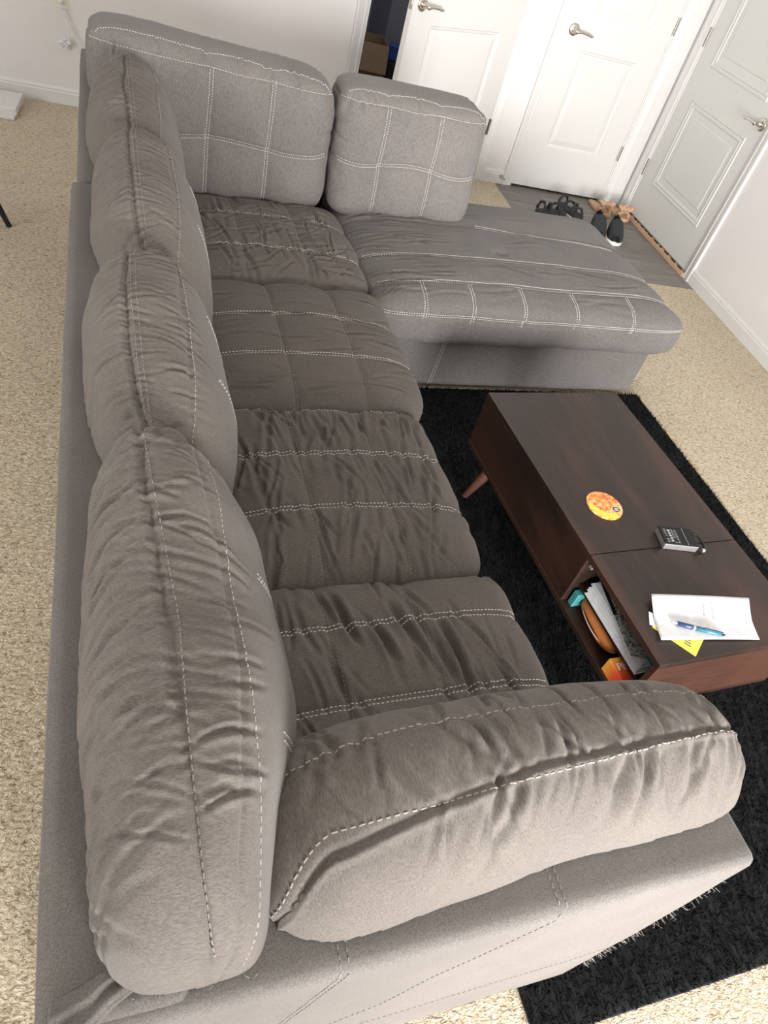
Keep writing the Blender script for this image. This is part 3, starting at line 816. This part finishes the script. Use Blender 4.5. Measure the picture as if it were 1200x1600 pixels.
# ---------------- chaise: top cushion with front lip
def chaise_ext(x, y, z, up):
    m_ = np.exp(-((x - 1.02) / .16) ** 2)
    r_ = random.Random(4)
    it = crease_items(r_, 60, 2.06, 2.75, .98, (-.10, .16), (.04, .13), .15, (.003, .006), (.003, .008))
    it += crease_items(r_, 26, 2.06, 2.85, 1.35, (-.2, .6), (.05, .15), .4, (.005, .010), (.002, .005))
    return creases(y, x, it) * up
def chaise():
    x0, x1, y0, y1, zb, zt = .835, 2.20, 2.035, 2.975, .235, .462
    c = ((x0 + x1) / 2, (y0 + y1) / 2, (zt + zb) / 2); h = ((x1 - x0) / 2, (y1 - y0) / 2, (zt - zb) / 2)
    u, p, f = superbox(c, h, (190, 130, 30), (18.0, 4.2, 2))
    x, y, z = p.T.copy()
    # far-right corner cut in a little, right end tapers down
    p = np.stack([x, y, z], 1); n = normals(p, f); up = np.clip(n[:, 2] * 1.3, 0, 1)
    d = 0
    for v_ in (2.175, 2.36, 2.63): d = d + groove(y, v_, .008, .005) * up
    for v_ in (1.03, 1.22, 1.43, 1.66, 1.92): d = d + groove(x, v_, .007, .004) * np.clip((2.17 - y) / .02, 0, 1)
    fr_ = np.clip(-n[:, 1], 0, 1)
    d = d + groove(z, .385, .008, .006) * fr_
    dist = np.minimum.reduce([np.abs(y - v_) for v_ in (2.175, 2.36, 2.63)])
    d = d + .005 * (1 - np.exp(-(dist / .05) ** 2)) * up
    d = d + chaise_ext(x, y, z, up) + .014 * (fbm(x * 5, y * 5, z * 5) - .5)
    d = d - .012 * np.exp(-(((x - 1.45) / .03) ** 2 + ((y - 2.42) / .02) ** 2)) * up
    p = p + n * d[:, None]
    o = part('chaise_cushion', p, f, M['fab_chaise'])
    r = []
    for v_ in (2.175, 2.36): r += [down_row(q, n=200) for q in dbl([(.86, v_), (2.16, v_ + .012)], .011)]
    r += [down_row([(1.42, 2.635), (2.10, 2.60)], n=120), down_row([(1.42, 2.646), (2.10, 2.611)], n=120)]
    for v_ in (1.03, 1.22, 1.43, 1.66, 1.92):
        for dx in (-.006, .006):
            r.append([((v_ + dx - t_ * .01, 2.165 - t_ * .14, 1.2), (0, 0, -1)) for t_ in np.linspace(0, 1, 40)])
    for dz in (0, .009):
        r.append([((x_, 1.5, .388 + dz), (0, 1, 0)) for x_ in np.linspace(.86, 2.17, 240)])
    pstitch('stitching', (p, f), r, o, M['thread'])
chaise()

# ---------------- arm cushion (long bolster-like pillow on the near arm)
def arm_cushion():
    x0, x1 = .138, .862; z0 = .44
    c = ((x0 + x1) / 2, .303, .636); h = ((x1 - x0) / 2, .136, .206)
    u, p, f = superbox(c, h, (260, 60, 80), (2.4, 6.0, 0))
    x, y, z = p.T.copy(); tx_ = u[:, 0]
    y = y + .06 * (z - .66) * -1.0
    k_ = np.clip((x - .22) / .25, 0, 1); y = y + .020 * k_ * np.clip((.34 - y) / .1, 0, 1) - .012 * (1 - k_)
    z = z - .045 * np.clip((x - .45) / .45, 0, 1) ** 1.5 * np.clip((z - .6) / .2, 0, 1)
    z = z - .03 * np.clip((.32 - x) / .15, 0, 1) ** 1.5 * np.clip((z - .6) / .2, 0, 1)
    ang = np.degrees(np.arctan2(u[:, 2], u[:, 1]))                # 0 towards seats, 90 up, 180 outside
    p = np.stack([x, y, z], 1); n = normals(p, f)
    s1, s2 = 62 - 4 * tx_, 104 - 10 * tx_ + 45 * np.clip((-tx_ - .80) / .2, 0, 1) ** 2
    r_ = random.Random(12); la = ang * .0030
    it = crease_items(r_, 34, x0 + .10, x1 - .03, 108 * .0030, (.0, .04), (.02, .07), .3, (.003, .006), (.002, .0055), slm=-.1)
    it += crease_items(r_, 15, x0 + .20, x1 - .05, 112 * .0030, (.0, .05), (.05, .14), .5, (.006, .013), (.002, .0065), slm=-.15)
    it += crease_items(r_, 40, x0 + .03, x1 - .03, 80 * .0030, (-.03, .04), (.03, .08), .5, (.003, .007), (.002, .0055), slm=.2)
    it += crease_items(r_, 20, x0 + .03, x1 - .03, 55 * .0030, (-.03, .02), (.03, .07), .4, (.003, .006), (.003, .007))
    d = creases(x, la, it)
    d += groove(ang, s2, 2.0, .006) + .0035 * np.exp(-((ang - s2 - 3.5) / 2.0) ** 2) + groove(ang, s1, 2.2, .004)
    d += .012 * (fbm(x * 7, y * 9, z * 9 + 3) - .5)
    p = p + n * d[:, None]
    lim = .292; k = np.clip((FT + .002 - p[:, 2]) / .02, 0, 1)
    inx = p[:, 0] < .83
    p[:, 1] = np.where((p[:, 1] < lim), p[:, 1] + (lim - p[:, 1]) * k, p[:, 1])
    over = (p[:, 1] < lim) & (p[:, 2] < FT + .02)
    p[:, 2] = np.where(over, np.maximum(p[:, 2], FT + .001), p[:, 2])
    o = part('arm_cushion', p, f, M['fab_x'])
    rows = []
    for which, off in ((0, 0), (1, -2.2)):
        r_ = []
        for t_ in np.linspace(-.985, .985, 300):
            a_ = math.radians((62 - 4 * t_ if which == 0 else 104 - 10 * t_ + 45 * min(1, max(0, (-t_ - .80) / .2)) ** 2) + off)
            dy, dz = math.cos(a_) * h[1], math.sin(a_) * h[2]
            dy += -.06 * dz
            r_.append(((c[0] + t_ * h[0], c[1] + dy * 2.2, c[2] + dz * 2.2), (0, -dy, -dz)))
        rows.append(r_)
    pstitch('stitching', (p, f), rows, o, M['thread_mid'], pitch=.0105, dash=.0075, wd=.0015)
    # seam running round the left end and piping line at the bottom outside
    return o
arm_cushion()

# ============================================================ RUG
GX0, GX1, GY0, GY1 = .725, 2.215, .045, 2.135
rc = ((GX0 + GX1) / 2, (GY0 + GY1) / 2)
rug = empty('area_rug', 'black shaggy rectangular rug under the dark coffee table', 'rug', S2W(*rc), YAW)
hx, hy = (GX1 - GX0) / 2, (GY1 - GY0) / 2
MB().box(-hx, hx, -hy, hy, .001, .009).build('backing', M['rug'], rug, bevel=.003)
N = 125000
px = rng.uniform(-hx, hx, N); py = rng.uniform(-hy, hy, N)
keep = ~((px + rc[0] < .76) & (py + rc[1] > .35)) & ~((py + rc[1] > .5) & (px + rc[0] < .80) & (py + rc[1] < 2.2))
px, py = px[keep], py[keep]; N = len(px)
clx = vn(px * 45, py * 45, 1.) - .5; cly = vn(px * 45, py * 45, 9.) - .5
L = rng.uniform(.008, .015, N); th = rng.uniform(0, 6.283, N); wd_ = .0017
tipx = px + clx * .016 + rng.normal(0, .003, N); tipy = py + cly * .016 + rng.normal(0, .003, N)
b0 = np.stack([px - np.cos(th) * wd_, py - np.sin(th) * wd_, np.full(N, .008)], 1)
b1 = np.stack([px + np.cos(th) * wd_, py + np.sin(th) * wd_, np.full(N, .008)], 1)
tp = np.stack([tipx, tipy, .008 + L], 1)
tp[:, 2] = np.minimum(tp[:, 2], .0235)
vv = np.stack([b0, b1, tp], 1).reshape(-1, 3); ff_ = np.arange(3 * N).reshape(-1, 3)
mesh_obj('pile', vv, ff_, M['pile'], rug, kind='stuff')

# ============================================================ COFFEE TABLE
TC = (1.338, 1.09); TYAW = math.radians(2.43)
tab = empty('coffee_table', 'dark espresso wood lift-top coffee table on splayed legs standing on the black rug', 'coffee table', S2W(*TC), YAW + TYAW)
tx0, tx1, ty0, ty1 = -.245, .245, -.49, .49; TZ0, TZ1 = .215, .42; SP = -.165   # split
bd = lambda *a: MB().box(*a)
bd(tx0, tx1, SP + .0012, ty1, TZ1 - .018, TZ1).build('lift_top', M['wood'], tab, bevel=.0012)
bd(tx0, tx1, ty0, SP - .0012, TZ1 - .018, TZ1).build('fixed_top', M['wood'], tab, bevel=.0012)
bd(tx0, tx1, ty0, ty1, TZ0, TZ0 + .016).build('bottom_board', M['wood'], tab, bevel=.001)
bd(tx0 + .002, tx0 + .018, SP, ty1, TZ0 + .016, TZ1 - .019).build('side_panel', M['wood'], tab, bevel=.001)
bd(tx1 - .018, tx1 - .002, ty0 + .016, ty1, TZ0 + .016, TZ1 - .019).build('side_panel', M['wood'], tab, bevel=.001)
bd(tx0 + .001, tx1 - .001, ty0, ty0 + .016, TZ0 + .001, TZ1 - .0185).build('end_panel', M['wood_end'], tab, bevel=.001)
bd(tx0 + .018, tx1 - .018, ty1 - .016, ty1 - .001, TZ0 + .016, TZ1 - .019).build('end_panel', M['wood'], tab, bevel=.001)
bd(tx0 + .018, tx1 - .018, SP, SP + .015, TZ0 + .016, TZ1 - .019).build('divider', M['wood'], tab)
bd(tx0 + .030, tx1 - .018, ty0 + .016, SP, .288, .299).build('shelf', M['wood'], tab)
bd(.0, .012, ty0 + .016, SP, TZ0 + .016, .288).build('back_panel', M['wood'], tab)
MB().tube([(tx0 + .022, SP - .004, .378), (tx0 + .022, SP - .014, .378)], .006, 10).build('hinge_screw', M['silver'], tab)
MB().tube([(tx0 + .045, SP - .001, .375), (tx0 + .045, SP - .003, .375)], .008, 10).build('cover_cap', M['wood_leg'], tab)
MB().tube([(tx0 + .045, SP - .001, .27), (tx0 + .045, SP - .003, .27)], .008, 10).build('cover_cap', M['wood_leg'], tab)
for sx in (-1, 1):
    for sy in (-1, 1):
        x, y_ = sx * .160, sy * .40
        MB().tube([(x, y_, TZ0), (x + sx * .055, y_ + (.03 if sy > 0 else 0), .028)], [.022, .0135], 14).build('leg', M['wood_leg'], tab, smooth=True)
        MB().box(x - .035, x + .035, y_ - .035, y_ + .035, TZ0 - .004, TZ0).build('leg_plate', M['black'], tab)

def onT(x, y): return S2W(x, y)
# coaster
co = empty('coaster', 'round orange and yellow printed coaster on the lift-top of the coffee table', 'coaster', (*onT(1.232, 1.078).xy, TZ1 + .0002), YAW)
MB().tube([(0, 0, 0), (0, 0, .004)], .052, 48).build('disc', M['coaster'], co)
yl = MB(); pts = [(.0505 * math.cos(a), .0505 * math.sin(a)) for a in np.linspace(math.radians(195), math.radians(325), 30)]
pts2 = [(.050 * math.cos(a) * .72, -.004 + .05 * math.sin(a) * .46) for a in np.linspace(math.radians(325), math.radians(195), 16)]
mz = Matrix.Rotation(-.45, 4, 'Z')
yl.prism([(mz @ Vector((x, y_, 0))).xy[:] for x, y_ in pts + pts2], .0041, .0044); yl.build('yellow_band', M['yellow'], co)
bdg = MB(); bdg.prism([(.028 + .0105 * math.cos(a), -.018 + .009 * math.sin(a)) for a in np.linspace(0, 6.283, 20)[:-1]], .0044, .0048); bdg.build('blue_badge', M['navyc'], co)
wb = MB()
for i in range(3): wb.box(.022, .034, -.0225 + i * .0035, -.0210 + i * .0035, .0048, .0050)
wb.build('badge_print', M['paper'], co)
# power bank with wrist loop
pb = empty('power_bank', 'black power bank with silver sides lying across the table seam', 'power bank', (*onT(1.383, .940).xy, TZ1 + .0003), YAW + math.radians(-11))
MB().box(-.050, .050, -.032, .032, 0, .022).build('body', M['silver'], pb, bevel=.003)
MB().box(-.0505, .0505, -.0315, .033, .0185, .0225).build('top_face', M['black'], pb, bevel=.0015)
tx = MB()
for i in range(5): tx.box(-.030 + (i % 2) * .001, -.022, -.022 + i * .009, -.016 + i * .009, .0226, .0229)
for i in range(9):
    for j in range(3):
        if random.random() < .85: tx.box(-.041 + j * .0095 + (.012 if j else 0), -.041 + j * .0095 + (.012 if j else 0) + .0065, -.025 + i * .0055, -.0235 + i * .0055, .0226, .0228)
tx.build('print', M['paper_grey'], pb)
MB().box(.018, .019, -.03, .03, .0226, .0229).build('screen_edge', M['silver'], pb)
lp = [(.048, .022, .012), (.060, .024, .016), (.072, .010, .014), (.078, -.012, .010), (.076, -.026, .007), (.064, -.030, .008), (.050, -.026, .010)]
MB().tube(lp, .0035, 8).build('loop_cable', M['black'], pb, smooth=True)
MB().box(.044, .062, .018, .030, .006, .017).build('cable_plug', M['black'], pb, bevel=.002)
MB().tube([(.066, -.030, .008), (.074, -.028, .008)], .0055, 10).build('cable_tip', M['silver'], pb, smooth=True)
# folded sheet on yellow card, pen on top
yc = onT(1.216, .668)
y_o = MB().box(-.056, .056, -.036, .036, 0, .0008).build('note_card', M['yellow'], loc=(yc.x, yc.y, TZ1 + .0003), rotz=YAW + math.radians(-52))
tag(y_o, 'yellow printed card peeking out under the folded white sheet on the table', 'card')
yt = MB()
for i in range(3): yt.box(.020, .038 - i * .003, -.020 + i * .008, -.017 + i * .008, .0009, .0011)
for i in range(4): yt.box(.005 + i * .008, .010 + i * .008, .012, .020, .0009, .0011)
yt.build('print', M['ink_dark'], y_o)
c2_ = onT(1.185, .700)
wcard = MB().box(-.03, .03, -.02, .02, .0012, .0018).build('paper_slip', M['paper'], loc=(c2_.x, c2_.y, TZ1 + .0003), rotz=YAW - .5)
tag(wcard, 'small white slip mostly hidden under the left corner of the folded sheet', 'paper')
# sheet: folded across the middle, edges lifted slightly
cs = [np.array(q) for q in ((1.190, .770), (1.470, .732), (1.425, .620), (1.150, .650))]
nu, nv = 30, 16; v = []; f = []
cc = sum(cs) / 4
foldv = .52
for j in range(nv + 1):
    for i in range(nu + 1):
        s_, t_ = i / nu, j / nv
        p_ = (cs[0] * (1 - s_) + cs[1] * s_) * (1 - t_) + (cs[3] * (1 - s_) + cs[2] * s_) * t_ - cc
        z = .0035 + .014 * (abs(t_ - foldv) / .5) ** 1.3 * (1 if t_ < foldv else .35) + .002 * math.sin(s_ * 3)
        v.append((p_[0], p_[1], z))
for j in range(nv):
    for i in range(nu):
        a = j * (nu + 1) + i; f.append((a + nu + 1, a + nu + 2, a + 1, a))
sc_ = onT(*cc)
sh = empty('folded_paper', 'creased white sheet of paper with faint handwriting at the near end of the table', 'paper', (sc_.x, sc_.y, TZ1), YAW)
so = mesh_obj('sheet', v, f, M['paper'], sh, True)
sm = so.modifiers.new('thick', 'SOLIDIFY'); sm.thickness = .0006
hw_ = MB()
def sheet_pt(s_, t_):
    p_ = (cs[0] * (1 - s_) + cs[1] * s_) * (1 - t_) + (cs[3] * (1 - s_) + cs[2] * s_) * t_ - cc
    return Vector((p_[0], p_[1], .0047 + .014 * (abs(t_ - foldv) / .5) ** 1.3 * (1 if t_ < foldv else .35) + .002 * math.sin(s_ * 3)))
for colx, n_, t0_ in ((.50, 9, .10), (.59, 10, .14)):
    for i in range(n_):
        t_ = t0_ + i * .040; b_ = colx + random.uniform(-.006, .006)
        hw_.tube([sheet_pt(b_, t_), sheet_pt(b_ + .012, t_ + .006), sheet_pt(b_ + .004, t_ + .018), sheet_pt(b_ + .016 * random.uniform(.4, 1.2), t_ + .026)], .0006, 4)
hw_.build('handwriting', M['paper_grey'], sh)
# pen
pa, pbb = onT(1.207, .690), onT(1.326, .640)
dv = (pbb - pa).normalized(); ang_ = math.atan2(dv.y, dv.x); mid = (pa + pbb) / 2
pen = empty('ballpoint_pen', 'navy and teal multicolour pen lying on the folded white sheet', 'pen', (mid.x, mid.y, TZ1 + .0125), ang_)
MB().tube([(-.070, 0, 0), (-.066, 0, 0), (-.055, 0, 0)], [.0009, .002, .0048], 14).build('tip', M['silver'], pen, smooth=True)
MB().tube([(-.055, 0, 0), (-.02, 0, 0), (-.015, 0, 0)], [.0052, .0058, .0055], 14).build('grip', M['navyc'], pen, smooth=True)
MB().tube([(-.015, 0, 0), (-.009, 0, 0)], .0058, 14).build('ring', M['silver'], pen, smooth=True)
MB().tube([(-.009, 0, 0), (.045, 0, 0), (.056, 0, 0)], [.0056, .0056, .0045], 14).build('barrel', M['tealp'], pen, smooth=True)
MB().box(.012, .058, -.002, .002, .0055, .0078).build('clip', M['navyc'], pen, bevel=.0006)
MB().tube([(.056, 0, 0), (.066, .001, 0)], .0022, 8).build('slider', M['black'], pen, smooth=True)

# ---- things inside the compartments (table local coords -> world)
TM = Matrix.Translation(S2W(*TC)) @ Matrix.Rotation(YAW + TYAW, 4, 'Z')
def inT(name, label, cat, x, y, z, rz, group=None):
    p = TM @ Vector((x, y, z)); return empty(name, label, cat, (p.x, p.y, z), YAW + TYAW + rz, group)
SH = .2995
for i in range(4):
    t = inT('paper_stack', ['lowest loose white papers in the upper shelf of the table', 'second layer of loose white papers in the upper table shelf', 'third layer of white papers in the upper table shelf', 'topmost white papers beneath the teal folder in the table shelf'][i], 'papers', -.118 + .006 * i, -.315 + .004 * i, SH + .0002 + i * .0062, [.012, -.01, .02, .0][i], 'papers in the table shelf')
    MB().box(-.100, .09, -.128, .118, 0, .0025).build('sheets', M['paper'], t)
    MB().box(-.096, .09, -.124, .116, .0030, .0058).build('sheets', M['paper'], t)
SF = SH + .0002 + 4 * .0062 + .0003
t = inT('folder', 'teal folder on top of the loose papers in the table shelf', 'folder', -.092, -.320, SF, .0)
MB().box(-.088, .105, -.140, .130, 0, .003).build('cover', M['teal'], t, bevel=.001)
MB().box(-.0882, .105, .002, .005, .0005, .0033).build('band', M['paper'], t)
t = inT('notebook', 'black and white marbled notebook on top of the teal folder in the table shelf', 'notebook', -.180, -.300, SF + .0035, -.20)
MB().box(-.022, .022, -.118, .110, .0, .005).build('pages', M['paper'], t)
MB().box(-.023, .023, -.119, .112, .005, .0065).build('cover', M['marble'], t)
MB().box(-.024, -.014, .0, .1125, .005, .0068).build('spine_tape', M['black'], t)
ZB = TZ0 + .0162
t = inT('pouch', 'long orange pouch with a dark seam in the lower table compartment', 'pouch', -.185, -.270, ZB, math.radians(86))
q, p, f = superbox((0, 0, .022), (.085, .034, .021), (36, 16, 12), (2.4, 2.6, 0))
mesh_obj('body', p, f, M['orange_pouch'], t, True)
MB().tube([(.083 * math.cos(a), .0345 * math.sin(a), .026) for a in np.linspace(math.pi * .02, math.pi * 1.0, 24)], .002, 6).build('zip_seam', M['black'], t, smooth=True)
MB().tube([(.086 * math.cos(a), .036 * math.sin(a), .021) for a in np.linspace(math.pi * .02, math.pi * 1.0, 24)], .0015, 6).build('piping', M['sole_white'], t, smooth=True)
t = inT('small_box', 'small teal box behind the orange pouch in the lower table compartment', 'box', -.195, -.182, ZB, 0)
MB().box(-.03, .03, -.010, .010, 0, .05).build('carton', M['teal'], t, bevel=.002)
t = inT('orange_box', 'orange to red gradient box with white lettering in the lower table compartment', 'box', -.158, -.418, ZB, 0)
MB().box(-.080, .08, -.038, .038, 0, .045).build('carton', M['sunset'], t, bevel=.0015)
fo = None
fc = bpy.data.curves.new('lettering', 'FONT'); fc.body = 'PIN'; fc.size = .028; fc.extrude = .0003; fc.align_x = 'CENTER'; fc.align_y = 'CENTER'
fo = bpy.data.objects.new('lettering', fc); COL.objects.link(fo); fo.parent = t; fo.location = (-.050, .010, .0455); fo.rotation_euler = (0, 0, -.05); fc.materials.append(M['paper'])
dg = bpy.context.evaluated_depsgraph_get(); me = bpy.data.meshes.new_from_object(fo.evaluated_get(dg))
lo = bpy.data.objects.new('lettering', me); COL.objects.link(lo); lo.parent = t; lo.location = fo.location; lo.rotation_euler = fo.rotation_euler; bpy.data.objects.remove(fo)
lo.name = 'lettering'

# ============================================================ SHOES on the vinyl
def sneaker(name, label, loc, rz, L=.28, W=.108, group=None, flip=1):
    t = empty(name, label, 'shoe', loc, rz, group)
    def outline(s, k=1.0):
        # half width along the length s 0(heel)..1(toe)
        return k * W / 2 * (0.70 + .30 * math.sin((s * 1.25 - .25) * math.pi * .8)) * (min(1, (s / .10)) ** .5 if s < .10 else 1) * (max(0.0, 1 - ((s - .82) / .18) ** 2.2) ** .5 if s > .82 else 1)
    n = 40
    pts = [((s - .5) * L, outline(s)) for s in np.linspace(0, 1, n)]
    poly = [(x, w_) for x, w_ in pts] + [(x, -w_) for x, w_ in pts[::-1]]
    # remove duplicates at ends
    MB().prism(poly[::-1][:-1], 0, .024).build('sole', M['sole_white'], t, bevel=.003)
    v = []; f = []; m_ = 18
    for i, s in enumerate(np.linspace(.015, .985, n)):
        w_ = outline(s, .95); hgt = .030 + (.062 if s < .45 else .062 - .050 * ((s - .45) / .55) ** .8)
        hgt *= (min(1, s / .05) ** .3)
        opening = s < .40 and s > .06
        for j in range(m_ + 1):
            a = math.pi * j / m_
            yv = w_ * math.cos(a); zv = .022 + (hgt - .022 + .02) * max(0, math.sin(a)) ** .62
            if opening:
                zv = min(zv, hgt * .96); c_ = abs(math.cos(a))
                if c_ < .62: zv = .03 + (zv - .03) * max(0.0, (c_ - .35) / .27)
            v.append(((s - .5) * L, yv, zv))
    for i in range(n - 1):
        for j in range(m_):
            a = i * (m_ + 1) + j; f.append((a, a + 1, a + m_ + 2, a + m_ + 1))
    f.append(tuple(range(m_ + 1))); f.append(tuple(range((n - 1) * (m_ + 1), n * (m_ + 1)))[::-1])
    mesh_obj('upper', v, f, M['shoe_black'], t, True)
    lc = MB()
    for i in range(5):
        x = (.46 + i * .055 - .5) * L; hh = .095 - i * .0075
        lc.tube([(x, -.020, hh - .007), (x + .004, 0, hh + .001), (x, .020, hh - .007)], .0022, 6)
    lc.build('laces', M['black'], t, smooth=True)
    MB().tube([((.06 - .5) * L, -.018, .085), ((.045 - .5) * L, 0, .10), ((.06 - .5) * L, .018, .085)], .006, 8).build('heel_tab', M['shoe_black'], t, smooth=True)
    return t
def onF(x, y): return S2W(x, y)
p_ = onF(3.03, 3.81); sneaker('sneaker', 'black sneaker with white sole, right one of the pair by the entrance door', (p_.x, p_.y, 0), math.radians(-112), group='black sneakers by the entrance door')
p_ = onF(2.92, 3.85); sneaker('sneaker', 'black sneaker of the pair, left one partly hidden by the chaise', (p_.x, p_.y, 0), math.radians(-110), group='black sneakers by the entrance door')
def slipper(loc, rz, label):
    t = empty('slipper', label, 'slipper', loc, rz, 'tan bow slippers in the corner')
    pts = [((s - .5) * .24, .042 * (.8 + .2 * math.sin(s * 4 - 1)) * min(1, (s * (1 - s) * 14)) ** .5) for s in np.linspace(0.001, .999, 26)]
    MB().prism(([(x, w_) for x, w_ in pts] + [(x, -w_) for x, w_ in pts[::-1]])[::-1], 0, .02).build('sole', M['tan'], t, bevel=.004)
    bw = MB()
    for i in range(7):
        a = i / 6 * math.pi
        bw.tube([(.05, .044 * math.cos(a + .2), .02 + .03 * math.sin(a)), (.08, .040 * math.cos(a), .022 + .032 * math.sin(a))], .010, 8)
    bw.build('strap', M['tan'], t, smooth=True)
    for sg in (-1, 1):
        q, p, f = superbox((.065, sg * .032, .066), (.026, .034, .016), (12, 14, 8), (2.2, 2.2, 1))
        p[:, 2] += .012 * np.abs(p[:, 1]) / .06 + .004 * np.sin(p[:, 1] * 180)
        mesh_obj('bow_loop', p, f, M['tan'], t, True)
    q, p, f = superbox((.065, 0, .064), (.014, .012, .014), (8, 8, 8), (2.2, 2.2, 1)); mesh_obj('bow_knot', p, f, M['tan'], t, True)
    return t
p_ = onF(3.285, 4.19); slipper((p_.x, p_.y, 0), math.radians(-86), 'tan slipper with big bow, nearer the entrance door hinge')
p_ = onF(3.15, 4.23); slipper((p_.x, p_.y, 0), math.radians(-84), 'tan slipper with bow behind the black sneakers')
# black strappy sandals
def sandal(loc, rz, label):
    t = empty('sandal', label, 'sandal', loc, rz, 'black sandals behind the chaise')
    pts = [((s - .5) * .24, .040 * (.8 + .2 * math.sin(s * 4 - 1)) * min(1, (s * (1 - s) * 14)) ** .5) for s in np.linspace(0.001, .999, 24)]
    poly = ([(x, w_) for x, w_ in pts] + [(x, -w_) for x, w_ in pts[::-1]])[::-1]
    MB().prism(poly, .004, .024).build('footbed', M['shoe_black'], t, bevel=.003)
    MB().prism([(x * 1.0, y_ * 1.02) for x, y_ in poly], 0, .0045).build('outsole', M['sole_white'], t)
    for x0_, hh, tw in ((-.02, .05, .5), (.03, .055, -.5), (.065, .045, .3), (-.085, .06, 0)):
        q, p, f = cube_grid(18, 4, 2)[0], None, None
        st = MB(); pp = [(x0_ + tw * .03 * math.cos(a), .042 * math.cos(a), .018 + hh * math.sin(a)) for a in np.linspace(0, math.pi, 16)]
        st.tube(pp, [.008 + .003 * math.sin(i * 1.7) for i in range(16)], 8); st.build('strap', M['shoe_black'], t, smooth=True)
    return t
p_ = onF(2.67, 4.04); sandal((p_.x, p_.y, 0), math.radians(12), 'black strappy sandal on the grey planks, left one just beyond the chaise')
p_ = onF(2.85, 4.11); sandal((p_.x, p_.y, 0), math.radians(-70), 'black strappy sandal on the grey planks, right one lying askew beyond the chaise')
